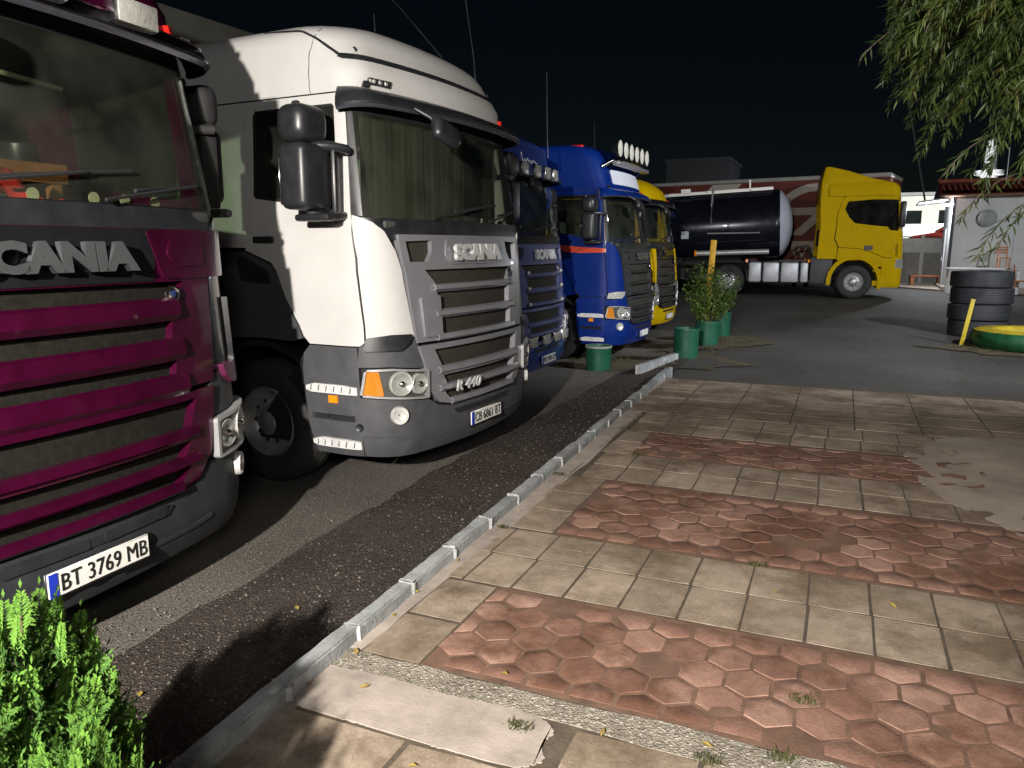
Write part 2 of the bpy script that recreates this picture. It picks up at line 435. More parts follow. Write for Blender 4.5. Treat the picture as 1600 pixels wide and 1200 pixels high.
def headlight(c, parent, sg, style):
    """indicator at the outer end, two dishes inside, clear cover"""
    fr = [('v', 0.80, 0.965), ('q', 1.35, 1.0), ('u', -0.30, 1.0), ('u', -0.33, 0.80), ('q', 1.3, 0.775), ('v', 0.80, 0.745)]
    h = ob('headlight', c.panel([c.pts(fr, sg)], 0.004, 0.02, 0.02, 0.12, 0.06), pm('lamp_housing', (0.10, 0.10, 0.105), 0.35, metal=0.3, var=0.2), parent)
    # amber indicator block
    ind = [('q', 1.52, 0.985), ('u', -0.315, 0.985), ('u', -0.335, 0.815), ('q', 1.46, 0.80)]
    ob('indicator', c.panel([c.pts(ind, sg)], 0.022, 0.03, 0.02, 0.06, 0.06), amber, h)
    for (q, z, rr) in ((0.98, 0.868, 0.075), (1.24, 0.885, 0.088)):
        p = c.P(q * sg, z, 0.008)
        p2 = c.P(q * sg, z, 0.05); d = (p2 - p).normalized()
        m = lathe([(0, 0.0), (rr * 0.3, 0.004), (rr * 0.7, 0.014), (rr * 0.95, 0.03), (rr, 0.034), (rr * 1.04, 0.03), (rr * 1.06, 0.0)], 20, 'X')
        o = ob('reflector', m, lamp_dish, h, p); o.rotation_euler = d.to_track_quat('X', 'Z').to_euler()
        b = ob('bulb_shield', lathe([(0.02, 0.02), (0.022, 0.04), (0.012, 0.05), (0, 0.052)], 12, 'X'), chrome, h, p); b.rotation_euler = o.rotation_euler
    trim = c.panel([c.pts(fr, sg), c.pts([('v', 0.82, 0.95), ('q', 1.35, 0.985), ('u', -0.315, 0.985), ('u', -0.345, 0.815), ('q', 1.3, 0.79), ('v', 0.82, 0.762)], sg)], 0.046, 0.05, 0.02, 0.12, 0.06)
    ob('lamp_trim', trim, pm('lamp_trim_paint', (0.45, 0.45, 0.46), 0.3, metal=0.5, var=0.1), h)
    ob('lens', c.panel([c.pts([('v', 0.822, 0.948), ('q', 1.35, 0.983), ('u', -0.317, 0.983), ('u', -0.345, 0.817), ('q', 1.3, 0.792), ('v', 0.822, 0.764)], sg)], 0.044, 0.004, 0.02, 0.12, 0.06), lens_clear, h)
    return h

def mirror(parent, sg, mat=black_plastic, k=1.0):
    def L(u, v, z): return (u, -(1.30 + (v - 1.30) * k) * sg, z)
    lo = ob('mirror', box(L(-0.56, 1.47, 2.345), (0.23, 0.30 * k, 0.44), 0.055, 4), mat, parent)
    up = box(L(-0.57, 1.47, 2.690), (0.25, 0.30 * k, 0.25), 0.085, 4)
    ob('upper_mirror_housing', up, mat, lo)
    ob('mirror_glass', box(L(-0.682, 1.47, 2.345), (0.006, 0.24 * k, 0.37), 0.01, 1), chrome, lo)
    ob('mirror_arm', tube([L(-0.46, 1.12, 2.535), L(-0.37, 1.26, 2.54), L(-0.44, 1.38, 2.555), L(-0.62, 1.48, 2.56)], [0.028, 0.030, 0.034, 0.03], 10), mat, lo)
    ob('mirror_arm', tube([L(-0.46, 1.16, 2.10), L(-0.44, 1.28, 2.085), L(-0.50, 1.40, 2.09), L(-0.56, 1.46, 2.12)], 0.028, 10), mat, lo)
    ob('mirror_stay', box(L(-0.43, 1.315, 2.33), (0.035, 0.10, 0.46), 0.015, 2, (0, 0, R(20 * sg))), mat, lo)
    ob('mirror_bracket', box(L(-0.52, 1.44, 2.075), (0.30, 0.09, 0.05), 0.02, 2), mat, lo)
    ob('mirror_lug', box(L(-0.66, 1.42, 2.815), (0.06, 0.05, 0.09), 0.02, 2), mat, lo)
    return lo
rib_mesh = box((0, 0, 0), (0.006, 0.008, 0.045)); rib_mesh.materials.append(grey_plastic)
def sym(half):
    """half outline on the camera side (v, z), top to bottom -> full closed outline"""
    return [('v', v, z) for v, z in half] + [('v', -v, z) for v, z in reversed(half)]
def strip(c, rows, q0, q1, n=24, mat=None, thick=0.012, taper=0.0):
    """a curved blade lofted along the front: rows of (z, offset)"""
    bm = bmesh.new(); V = []
    for z, off in rows:
        V.append([bm.verts.new(c.P(q0 + (q1 - q0) * i / n, z, off * (1 - taper * abs(2 * i / n - 1) ** 4))) for i in range(n + 1)])
    for a, b in zip(V, V[1:]):
        for i in range(n): bm.faces.new((a[i], a[i + 1], b[i + 1], b[i]))
    bmesh.ops.recalc_face_normals(bm, faces=bm.faces[:])
    bmesh.ops.solidify(bm, geom=bm.faces[:], thickness=thick)
    return bm_mesh(bm, 40)

def build_truck(label, pose, z0, st, group='trucks parked nose to the kerb'):
    x, y, ph = pose
    T = thing('semi_truck', label, 'truck', (x, y, z0), -ph, group)
    fine = st.get('fine', True)
    c = Cab(st['roof'], dq=0.10 if fine else 0.2, dz=0.10 if fine else 0.2)
    paint = st['paint']; low = st.get('low', grey_plastic); gm = st.get('grille', silver_paint); bandm = st.get('band', gm)
    barm = st.get('bar', gm); corner = st.get('corner', paint)
    # --- shell behind the panels, keeps the seams dark
    ob('inner_shell', c.panel([[(-2.9, 0.34), (2.9, 0.34), (2.9, 0.5), (2.35, 1.16), (2.6, 1.3), (3.7, 1.95), (3.7, 2.05), (2.0, 2.075), (-2.0, 2.075), (-3.7, 2.05), (-3.7, 1.95), (-2.6, 1.3), (-2.35, 1.16), (-2.9, 0.5)]], -0.045, 0.01, 0, 0.2, 0.15), matt_black, T)
    ob('cowl', c.panel([c.pts([('q', -1.92, 2.085), ('q', -1.2, 2.08), ('q', 1.2, 2.08), ('q', 1.92, 2.085), ('q', 1.9, 1.96), ('q', 1.0, 1.93), ('q', -1.0, 1.93), ('q', -1.9, 1.96)])], -0.012, 0.03), black_plastic, T)
    # --- glass
    ws = ob('windscreen', c.panel([c.pts([('q', -1.50, 2.825), ('q', 1.50, 2.825), ('q', 1.62, 2.10), ('q', 1.55, 2.078), ('q', -1.55, 2.078), ('q', -1.62, 2.10)])], 0.0, 0.008, 0.0, 0.1, 0.1), cab_glass, T)
    ob('header_trim', c.panel([c.pts([('q', -1.95, 2.955), ('q', 1.95, 2.955), ('q', 1.95, 2.81), ('q', -1.95, 2.81)])], 0.002, 0.03), black_plastic, T)
    for sg in (1, -1):
        ob('pillar_trim', c.panel([c.pts([('u', -0.395, 2.10), ('u', -0.462, 2.90), ('q', 1.47, 2.90), ('q', 1.59, 2.09)], sg)], 0.004, 0.03), black_plastic, T)
        d = ob('door', c.panel([c.pts([('u', -0.475, 2.945), ('u', -0.405, 2.12), ('u', -0.375, 1.8), ('u', -0.32, 1.19), ('u', -0.35, 1.165), ('u', -0.80, 1.165), ('u', -0.86, 1.22), ('u', -0.93, 1.34), ('u', -1.03, 1.50), ('u', -1.11, 1.70), ('u', -1.16, 1.76), ('u', -1.42, 1.85), ('u', -1.42, 2.945)], sg),
            c.pts([('u', -0.555, 2.855), ('u', -0.575, 2.875), ('u', -1.31, 2.875), ('u', -1.335, 2.85), ('u', -1.335, 2.26), ('u', -1.31, 2.235), ('u', -0.54, 2.14), ('u', -0.52, 2.16)], sg)], 0.0, 0.035), paint, T)
        ob('side_window', c.panel([c.pts([('u', -0.548, 2.88), ('u', -1.34, 2.88), ('u', -1.34, 2.235), ('u', -0.515, 2.13)], sg)], -0.014, 0.006), dark_glass, d)
        ob('window_seal', c.panel([c.pts([('u', -0.548, 2.88), ('u', -1.342, 2.88), ('u', -1.342, 2.235), ('u', -0.515, 2.13)], sg), c.pts([('u', -0.575, 2.86), ('u', -1.315, 2.86), ('u', -1.315, 2.257), ('u', -0.545, 2.158)], sg)], -0.008, 0.01), matt_black, d)
        ob('door_handle', box((-1.22, -sg * 1.225, 1.93), (0.2, 0.03, 0.05), 0.012), black_plastic, d)
        ob('side_panel', c.panel([c.pts([('u', -1.43, 2.945), ('u', -2.2, 2.945), ('u', -2.2, 1.87), ('u', -1.43, 1.87)], sg)], 0.0, 0.035), paint, T)
        ob('vent', c.panel([c.pts([('u', -1.19, 1.69), ('u', -1.46, 1.81), ('u', -1.5, 1.78), ('u', -1.47, 1.62), ('u', -1.17, 1.6)], sg)], 0.012, 0.02), black_plastic, T)
        ob('lower_side', c.panel([c.pts([('u', -0.875, 1.2), ('u', -0.95, 1.33), ('u', -1.05, 1.5), ('u', -1.13, 1.69), ('u', -1.18, 1.745), ('u', -1.43, 1.84), ('u', -2.2, 1.855), ('u', -2.2, 1.05), ('u', -1.95, 1.05), ('u', -1.82, 1.12), ('u', -1.6, 1.17), ('u', -1.3, 1.185), ('u', -1.0, 1.17)], sg)], -0.004, 0.03), st.get('lower_side', low), T)
        ob('corner_panel', c.panel([c.pts([('u', -0.392, 2.10), ('q', 1.70, 2.085), ('q', 1.35, 2.05), ('v', 1.06, 1.985), ('v', 0.985, 1.85), ('v', 0.945, 1.66), ('v', 0.915, 1.45), ('v', 0.878, 1.215), ('q', 1.25, 1.215), ('u', -0.308, 1.19), ('u', -0.36, 1.8)], sg)], 0.0, 0.035), corner, T)
        ob('headlight_surround', c.panel([c.pts([('v', 0.872, 1.205), ('q', 1.25, 1.205), ('u', -0.315, 1.18), ('u', -0.36, 1.155), ('u', -0.365, 1.01), ('q', 1.35, 1.01), ('v', 0.80, 0.975), ('v', 0.82, 1.1)], sg)], 0.0, 0.035), low, T)
        ob('air_scoop', c.panel([c.pts([('u', -0.305, 1.225), ('q', 1.3, 1.245), ('v', 0.93, 1.24), ('v', 0.955, 1.175), ('q', 1.2, 1.125), ('u', -0.325, 1.13)], sg)], 0.035, 0.06, 0.02), st.get('scoop', black_plastic), T)
        headlight(c, T, sg, st)
        sk = ob('step_panel', c.panel([c.pts([('u', -0.372, 1.155), ('u', -0.80, 1.155), ('u', -0.86, 1.09), ('u', -0.87, 0.95), ('u', -0.84, 0.6), ('u', -0.79, 0.33), ('u', -0.372, 0.33)], sg),
            c.pts([('u', -0.40, 0.645), ('u', -0.80, 0.645), ('u', -0.795, 0.60), ('u', -0.40, 0.60)], sg)], 0.0, 0.04), low, T)
        for zz, ua, ub in ((0.84, -0.37, -0.83), (0.43, -0.36, -0.79)):
            pl = c.panel([c.pts([('u', ua, zz + 0.022), ('u', ua - 0.1, zz + 0.034), ('u', ub + 0.08, zz + 0.034), ('u', ub, zz + 0.012), ('u', ub, zz - 0.02), ('u', ub + 0.05, zz - 0.034), ('u', ua, zz - 0.034)], sg)], 0.022, 0.03)
            so = ob('step_plate', pl, st.get('step', step_mat), sk)
            if fine:
                for k in range(6):
                    uu = ua - 0.05 - k * (ua - ub - 0.1) / 5
                    ob('step_rib', rib_mesh, None, so, c.P(c.qu(uu, zz, sg), zz, 0.022), (0, R(12), 0))
        ob('side_marker', c.panel([c.pts([('u', -0.545, 0.79), ('u', -0.625, 0.79), ('u', -0.625, 0.735), ('u', -0.545, 0.735)], sg)], 0.014, 0.02), amber, sk)
        # mudguard
        bm = bmesh.new(); prev = None
        for k in range(15):
            a = R(8 + 164 * k / 14)
            cur = [bm.verts.new((-1.32 + rr * math.cos(a), -sg * vv, 0.5 + rr * math.sin(a))) for rr, vv in ((0.66, 1.215), (0.62, 1.215), (0.60, 0.85), (0.64, 0.85))]
            if prev:
                for i in range(4): bm.faces.new((prev[i], prev[(i + 1) % 4], cur[(i + 1) % 4], cur[i]))
            prev = cur
        bmesh.ops.recalc_face_normals(bm, faces=bm.faces[:])
        ob('mudguard', bm_mesh(bm, 40), matt_black, T)
        mirror(T, sg, st.get('mirror', black_plastic), st.get('mirror_k', 1.0) if sg < 0 else 1.0)
        fz = 0.645; fq = c.qv(1.05, fz) * sg
        p = c.P(fq, fz, 0.022); dd = (c.P(fq, fz, 0.1) - p).normalized()
        fo = ob('fog_lamp', lathe([(0.0, -0.02), (0.03, -0.015), (0.052, 0.0), (0.058, 0.012), (0.066, 0.012), (0.07, -0.02)], 20, 'X'), lamp_dish, T, p); fo.rotation_euler = dd.to_track_quat('X', 'Z').to_euler()
        if fine:
            p = c.P(1.78 * sg, 0.56, 0.002); dd = (c.P(1.78 * sg, 0.56, 0.1) - p).normalized()
            so = ob('tow_cap', lathe([(0.0, 0.004), (0.022, 0.004), (0.028, 0.008), (0.032, 0.0)], 14, 'X'), black_plastic, T, p); so.rotation_euler = dd.to_track_quat('X', 'Z').to_euler()
    # --- bumper
    half = [(0.50, 0.628), (0.66, 0.662), (0.785, 0.735)]
    fl = c.pts([('v', v, z) for v, z in half] + [('q', 1.3, 0.762), ('u', -0.362, 0.785), ('u', -0.362, 0.335), ('q', 1.3, 0.315), ('q', 0, 0.30)])
    bl = fl + [(-a, b) for a, b in reversed(fl[:-1])]
    bo = ob('bumper', c.panel([bl], 0.004, 0.05), low, T)
    ob('bumper_slot', c.panel([c.pts(sym([(0.46, 0.595), (0.42, 0.555)]))], 0.012, 0.014), st.get('slot', black_plastic), bo)
    ob('bumper_crease', c.panel([c.pts([('v', -0.75, 0.455), ('v', -0.6, 0.44), ('v', 0.6, 0.44), ('v', 0.75, 0.455), ('u', -0.35, 0.50), ('u', -0.35, 0.485), ('v', 0.76, 0.435), ('v', 0.6, 0.42), ('v', -0.6, 0.42), ('v', -0.76, 0.435)])], 0.012, 0.015), low, bo)
    plate(T, st.get('plate'), 0.022, st.get('plate_z', 0.475))
    # --- grille
    up = [c.pts(sym([(0.95, 1.965), (0.935, 1.75), (0.90, 1.45), (0.862, 1.165)]))]
    intake = [('v', 0.60, 1.925), ('v', 0.885, 1.915), ('v', 0.865, 1.765), ('v', 0.67, 1.765), ('v', 0.61, 1.84)]
    up += [c.pts(intake), c.pts(intake, -1)]
    for zt, zb, wt, wb in ((1.705, 1.595, 0.72, 0.60), (1.535, 1.40, 0.60, 0.58), (1.335, 1.21, 0.60, 0.57)):
        up.append(c.pts(sym([(wt, zt), (wb, zb)])))
    g = ob('grille', c.panel(up, 0.012, 0.055, 0.0, 0.1, 0.06), gm, T)
    if bandm is not gm:
        ob('badge_band', c.panel([c.pts(sym([(0.60, 1.962), (0.50, 1.712)]))], 0.018, 0.01), bandm, g)
    ob('grille_mesh', c.panel([c.pts(sym([(0.93, 1.95), (0.86, 1.17)]))], -0.03, 0.01, 0, 0.2, 0.2), st.get('mesh', mesh_dark), g)
    for zb in (1.565, 1.365, 1.185):
        bmh = st.get('barh', 0.05)
        ob('grille_bar', strip(c, [(zb - bmh * 0.5, 0.018), (zb - bmh * 0.2, 0.042), (zb + bmh * 0.45, 0.034), (zb + bmh * 0.6, 0.012)], -c.qv(0.64, zb), c.qv(0.64, zb), 14), barm, g)
    lo = [c.pts(sym([(0.855, 1.14), (0.81, 1.0), (0.77, 0.80), (0.66, 0.685), (0.50, 0.65)])), c.pts(sym([(0.69, 1.10), (0.62, 0.965)])), c.pts(sym([(0.61, 0.895), (0.56, 0.815)])), c.pts(sym([(0.60, 0.765), (0.52, 0.69)]))]
    g2 = ob('lower_grille', c.panel(lo, 0.02, 0.06, 0.0, 0.1, 0.06), st.get('lower_grille', gm), T)
    ob('grille_mesh', c.panel([c.pts(sym([(0.80, 1.12), (0.60, 0.67)]))], -0.03, 0.01, 0, 0.2, 0.2), st.get('mesh', mesh_dark), g2)
    for zb in (0.932, 0.792, 0.672):
        w = 0.66 if zb > 0.7 else 0.52
        ob('grille_bar', strip(c, [(zb - 0.025, 0.026), (zb - 0.008, 0.046), (zb + 0.022, 0.040), (zb + 0.03, 0.02)], -c.qv(w, zb), c.qv(w, zb), 14), st.get('bar2', barm), g2)
    if st.get('block'):
        ob('side_block', c.panel([c.pts([('v', 0.585, 1.51), ('v', 0.80, 1.50), ('v', 0.785, 1.20), ('v', 0.585, 1.195)])], 0.03, 0.025, 0.015), gm, g)
    lettering(g, 'SCANIA', 0.012 - 0.08 + st.get('badge_u', 0.0) + 0.03, st.get('badge_v', 0), 1.835, st.get('badge_w', 0.72), 0.135, st.get('letters', letter_silver), 0.03, 0.012, rot=(0, R(-5), 0))
    if st.get('badge_plate'):
        ob('badge_plate', c.panel([c.pts(sym([(0.43, 1.935), (0.46, 1.80), (0.40, 1.74)]))], 0.022, 0.01, 0.03), st['badge_plate'], g)
    e = ob('round_emblem', lathe([(0, 0.012), (0.020, 0.014), (0.028, 0.008), (0.034, 0.012), (0.042, 0.010), (0.044, 0.0)], 20, 'X'), chrome, g, c.P(-c.qv(0.61, 1.645), 1.645, 0.02))
    ob('emblem_crest', prism([(-0.014, 0.014), (0.0, 0.02), (0.014, 0.012), (0.010, -0.006), (0.0, -0.018), (-0.012, -0.004)], 0.012, 0.017, 'X'), pm('emblem_blue', (0.02, 0.03, 0.10), 0.3), e)
    # --- visor and roof
    vis = st.get('visor', black_plastic)
    vo = ob('sun_visor', strip(c, [(2.81, 0.165), (2.84, 0.185), (2.90, 0.155), (2.955, 0.075), (2.985, 0.012)], -1.85, 1.85, 36, taper=0.55), vis, T)
    ob('visor_edge', strip(c, [(2.807, 0.160), (2.815, 0.176), (2.822, 0.186)], -1.82, 1.82, 36, thick=0.006, taper=0.55), st.get('visor_edge', pm('visor_trim', (0.07, 0.072, 0.09), 0.25, metal=0.3, coat=0.4)), vo)
    ro = ob('roof', c.loft(2.955, c.t[-1][0]), paint, T)
    if st['roof'] == 'high':
        ob('roof_seal', c.panel([c.pts([('q', -1.55, 3.225), ('q', 1.55, 3.225), ('q', 1.62, 3.20), ('q', 1.55, 3.185), ('q', -1.55, 3.185), ('q', -1.62, 3.20)])], 0.006, 0.01), black_plastic, ro)
        for sg in (1, -1):
            ob('roof_seal', c.panel([c.pts([('q', 1.53, 3.215), ('q', 1.58, 3.205), ('q', 1.70, 3.26), ('q', 1.82, 3.33), ('q', 1.96, 3.40), ('q', 2.3, 3.45), ('q', 2.3, 3.462), ('q', 1.94, 3.415), ('q', 1.79, 3.345), ('q', 1.66, 3.275)], sg)], 0.006, 0.01), black_plastic, ro)
    if fine:
        for sg in (1, -1):
            ob('roof_seam', c.panel([c.pts([('u', -0.77, 2.958), ('u', -0.79, 3.1), ('u', -0.785, 3.25), ('u', -0.77, 3.43), ('u', -0.764, 3.43), ('u', -0.779, 3.25), ('u', -0.784, 3.1), ('u', -0.764, 2.958)], sg)], 0.001, 0.01, 0, .1, .05), matt_black, ro)
            ob('roof_plug', lathe([(0, 0.006), (0.016, 0.006), (0.022, 0.0)], 12, 'Y'), black_plastic, ro, c.P(c.qu(-0.50, 3.26, sg), 3.26, 0.002))
    for k, vv in enumerate((1.02, -1.02)):
        q = c.qv(vv, 2.99)
        ob('marker_lamp', c.panel([[(q - 0.07, 3.03), (q + 0.07, 3.03), (q + 0.07, 2.985), (q - 0.07, 2.985)]], 0.03, 0.03), st.get('marker', red_lens) if vv < 0 else black_plastic, ro)
    if st.get('strip_lamp'):
        q0, q1 = c.qv(0.78, 3.04), c.qv(0.93, 3.04)
        so = ob('lamp_strip', c.panel([[(q0, 3.06), (q1 + 0.12, 3.06), (q1 + 0.12, 3.015), (q0, 3.015)]], 0.02, 0.02), black_plastic, ro)
        for k in range(4):
            ob('lens', box((0, 0, 0), (0.012, 0.035, 0.028), 0.005, 1), pale_lens, so, c.P(q0 + 0.05 + k * (q1 + 0.12 - q0 - 0.1) / 3, 3.038, 0.022))
    # --- wipers, front mirror
    for (va, za, vb, zb) in ((0.55, 2.085, -0.22, 2.20), (-0.30, 2.085, -0.95, 2.19)):
        pa, pb = c.P(c.qv(va, za), za, 0.03), c.P(c.qv(vb, zb), zb, 0.035)
        pm_ = c.P(c.qv((va + vb) / 2, (za + zb) / 2), (za + zb) / 2, 0.04)
        wi = ob('wiper', tube([pa, pm_, pb], 0.009, 6), matt_black, T)
        qa, qb = c.qv(vb + 0.42, zb - 0.10), c.qv(vb - 0.06, zb + 0.04)
        ob('wiper_blade', tube([c.P(c.qv(vb + 0.45, zb - 0.05), zb - 0.05, 0.018), c.P(c.qv(vb, zb + 0.0), zb, 0.018), c.P(c.qv(vb - 0.28, zb + 0.03), zb + 0.03, 0.018)], 0.010, 6), matt_black, wi)
    fm = ob('front_mirror', box((0.04, -0.62, 2.70), (0.10, 0.30, 0.17), 0.05, 3, (R(-14), R(-15), 0)), black_plastic, T)
    ob('mirror_arm', tube([(-0.12, -0.78, 2.86), (-0.02, -0.74, 2.80), (0.03, -0.68, 2.74)], 0.016, 8), black_plastic, fm)
    # --- interior
    it = ob('dashboard', c.panel([[(-1.9, 2.06), (1.9, 2.06), (1.9, 1.7), (-1.9, 1.7)]], -0.06, 0.02, 0, 0.3, 0.3), dash_mat, T)
    ob('dash_top', box((-0.52, 0, 2.035), (0.62, 2.1, 0.06), 0.02, 2), dash_mat, it)
    ob('cab_floor', box((-1.3, 0, 1.32), (1.75, 2.2, 0.08)), matt_black, it)
    ob('rear_wall', box((-2.16, 0, 2.1), (0.05, 2.25, 1.75)), pm('cab_lining', (0.10, 0.10, 0.085), 0.9, var=0.2), T)
    ob('headliner', box((-1.2, 0, 2.965), (1.7, 2.15, 0.03)), MATS['cab_lining'], it)
    for sv in (0.62, -0.62):
        se = ob('seat', box((-1.42, sv, 2.10), (0.16, 0.50, 0.75), 0.06, 3, (0, R(-10), 0)), seat_mat, T)
        ob('headrest', box((-1.50, sv, 2.57), (0.12, 0.30, 0.22), 0.05, 3), seat_mat, se)
        ob('seat_cushion', box((-1.15, sv, 1.72), (0.52, 0.50, 0.16), 0.06, 3), seat_mat, se)
    wr = []
    for k in range(25):
        a = 2 * math.pi * k / 24
        wr.append((-0.78 - 0.10 * math.sin(a), 0.60 + 0.23 * math.cos(a), 2.05 + 0.20 * math.sin(a)))
    ob('steering_wheel', tube(wr, 0.018, 8, False), matt_black, T)
    if st.get('curtain'):
        for v0, v1 in st['curtain']:
            bm = bmesh.new(); V = []
            for i in range(61):
                v = v0 + (v1 - v0) * i / 60
                w = 0.004 * math.sin(i * 0.7) + 0.003 * math.sin(i * 1.9)
                V.append((bm.verts.new((-0.36 + w - 0.10 * v * v, -v, 2.86)), bm.verts.new((-0.36 + 1.4 * w - 0.10 * v * v, -v - 0.02 * math.sin(i), 2.06))))
            for a, b in zip(V, V[1:]): bm.faces.new((a[0], a[1], b[1], b[0]))
            bmesh.ops.solidify(bm, geom=bm.faces[:], thickness=0.004)
            ob('curtain', bm_mesh(bm, 60), curtain_mat, T)
    # --- running gear
    for sg in (1, -1):
        wheel(T, -1.32, 1.05 * sg, 0.5, 0.31)
        wheel(T, -5.05, 0.98 * sg, 0.5, 0.50, deep=True)
        ob('chassis_rail', box((-3.6, 0.42 * sg, 0.85), (5.6, 0.09, 0.27)), matt_black, T)
    ob('engine_block', box((-1.1, 0, 0.78), (1.7, 0.9, 0.75), 0.08), matt_black, T)
    ob('axle', tube([(-1.32, -1.0, 0.5), (-1.32, 1.0, 0.5)], 0.07, 10), matt_black, T)
    ob('axle', tube([(-5.05, -1.0, 0.5), (-5.05, 1.0, 0.5)], 0.12, 10), matt_black, T)
    for sg in (1, -1):
        ob('fuel_tank', box((-3.1, -0.93 * sg, 0.66), (1.6, 0.55, 0.60), 0.10, 3), pm('tank_alloy', (0.45, 0.46, 0.50), 0.45, metal=0.3, var=0.1), T)
    return T, c
# ------------------------------------------------------------------ ground
def lerp_tab(x, xs, ys):
    if x <= xs[0]: return ys[0]
    for i in range(len(xs) - 1):
        if x <= xs[i + 1]:
            k = (x - xs[i]) / (xs[i + 1] - xs[i]); return ys[i] * (1 - k) + ys[i + 1] * k
    return ys[-1]
def gz(x, y):
    lane = lerp_tab(y, [7, 9.8, 14, 17.3, 25, 36], [0, -0.06, -0.13, -0.10, 0.30, 0.35])
    lot = lerp_tab(y, [10.6, 25, 36], [0, 0.30, 0.35])
    t = max(0, min(1, (x + 3.4) / 1.4)); t = t * t * (3 - 2 * t)
    return lane * (1 - t) + lot * t
def node_ground(name, base, spots, speck, speck_amt, scale_big=0.5, bump=0.6, rough=0.88, wet=None):
    m = bpy.data.materials.new(name); m.use_nodes = True; n = m.node_tree.nodes; l = m.node_tree.links; b = n['Principled BSDF']
    g = n.new('ShaderNodeNewGeometry')
    def noise(sc, det=6, ro=0.6):
        t = n.new('ShaderNodeTexNoise'); t.inputs['Scale'].default_value = sc; t.inputs['Detail'].default_value = det; t.inputs['Roughness'].default_value = ro
        l.new(g.outputs['Position'], t.inputs['Vector']); return t
    def ramp(src, p0, p1, c0, c1):
        r = n.new('ShaderNodeValToRGB'); r.color_ramp.elements[0].position = p0; r.color_ramp.elements[1].position = p1
        r.color_ramp.elements[0].color = c0; r.color_ramp.elements[1].color = c1; l.new(src, r.inputs[0]); return r
    n1 = noise(scale_big, 8); r1 = ramp(n1.outputs['Fac'], 0.35, 0.65, list(base) + [1], list(spots) + [1])
    n2 = noise(45, 4, 0.7); r2 = ramp(n2.outputs['Fac'], 0.3, 0.75, (0.45, 0.45, 0.45, 1), (1.5, 1.5, 1.5, 1))
    mu = n.new('ShaderNodeMix'); mu.data_type = 'RGBA'; mu.blend_type = 'MULTIPLY'; mu.inputs[0].default_value = 0.9
    l.new(r1.outputs[0], mu.inputs[6]); l.new(r2.outputs[0], mu.inputs[7])
    vo = n.new('ShaderNodeTexVoronoi'); vo.inputs['Scale'].default_value = 95; l.new(g.outputs['Position'], vo.inputs['Vector'])
    sp = n.new('ShaderNodeSeparateColor'); l.new(vo.outputs['Color'], sp.inputs[0])
    r3 = ramp(sp.outputs[0], 1 - speck_amt, min(1, 1 - speck_amt + 0.05), (0, 0, 0, 1), (1, 1, 1, 1))
    mx = n.new('ShaderNodeMix'); mx.data_type = 'RGBA'; mx.inputs[7].default_value = list(speck) + [1]
    l.new(r3.outputs[0], mx.inputs[0]); l.new(mu.outputs[2], mx.inputs[6]); l.new(mx.outputs[2], b.inputs['Base Color'])
    b.inputs['Roughness'].default_value = rough; b.inputs['Specular IOR Level'].default_value = 0.3
    bp = n.new('ShaderNodeBump'); bp.inputs['Strength'].default_value = bump; bp.inputs['Distance'].default_value = 0.012
    ad = n.new('ShaderNodeMath'); ad.operation = 'ADD'; l.new(vo.outputs['Distance'], ad.inputs[0]); l.new(n2.outputs['Fac'], ad.inputs[1])
    l.new(ad.outputs[0], bp.inputs['Height']); l.new(bp.outputs[0], b.inputs['Normal'])
    return m
lot_m = node_ground('worn_lot_asphalt', (0.095, 0.086, 0.075), (0.165, 0.15, 0.13), (0.26, 0.24, 0.21), 0.05, 0.6, 0.5)
far_m = node_ground('far_lot_asphalt', (0.052, 0.050, 0.048), (0.09, 0.085, 0.078), (0.2, 0.19, 0.18), 0.03, 0.45, 0.4, 0.75)
strip_m = node_ground('coarse_asphalt', (0.044, 0.034, 0.029), (0.074, 0.058, 0.050), (0.14, 0.118, 0.10), 0.06, 1.2, 1.0, 0.8)
dirt_m = node_ground('dry_dirt', (0.085, 0.070, 0.042), (0.13, 0.105, 0.065), (0.25, 0.22, 0.17), 0.05, 1.8, 0.9)

xs = [-600, -200, -80, -40] + [-24 + i for i in range(17)] + [-7 + 0.5 * i for i in range(18)] + [2 + i for i in range(14)] + [18, 24, 40, 80, 200, 600]
ys = [-600, -200, -60, -25, -12] + [-8 + i for i in range(12)] + [4 + 0.5 * i for i in range(48)] + [28 + i for i in range(9)] + [40, 48, 60, 90, 200, 600]
bm = bmesh.new(); V = [[bm.verts.new((x, y, gz(x, y))) for x in xs] for y in ys]
for a in range(len(ys) - 1):
    for b in range(len(xs) - 1):
        f = bm.faces.new((V[a][b], V[a][b + 1], V[a + 1][b + 1], V[a + 1][b]))
        cx = (xs[b] + xs[b + 1]) / 2; cy = (ys[a] + ys[a + 1]) / 2
        f.material_index = 0 if (cx < -2.4 and cy < 18) else 1
me = bm_mesh(bm, 60); me.materials.append(lot_m); me.materials.append(far_m)
ob('ground', me, None, None, kind='structure')

def kerb_x(y): return -1.93 - 0.029 * y          # outer (road side) edge of the kerb
bm = bmesh.new(); prev = None; rnd = random.Random(3)
yy = -6.0
while yy < 13.0:
    e = -2.97 + 0.02 * math.sin(yy * 0.9) + 0.012 * math.sin(yy * 4.1 + 1) + rnd.uniform(-0.02, 0.02) - 0.012 * yy
    cols = [e, e + 0.25, (e + kerb_x(yy)) / 2, kerb_x(yy) + 0.03]
    cur = [bm.verts.new((cx, yy, gz(cx, yy) + 0.010)) for cx in cols]
    if prev:
        for i in range(3): bm.faces.new((prev[i], prev[i + 1], cur[i + 1], cur[i]))
    prev = cur; yy += 0.16
ob('asphalt_road_strip', bm_mesh(bm, 60), strip_m, None, kind='structure')

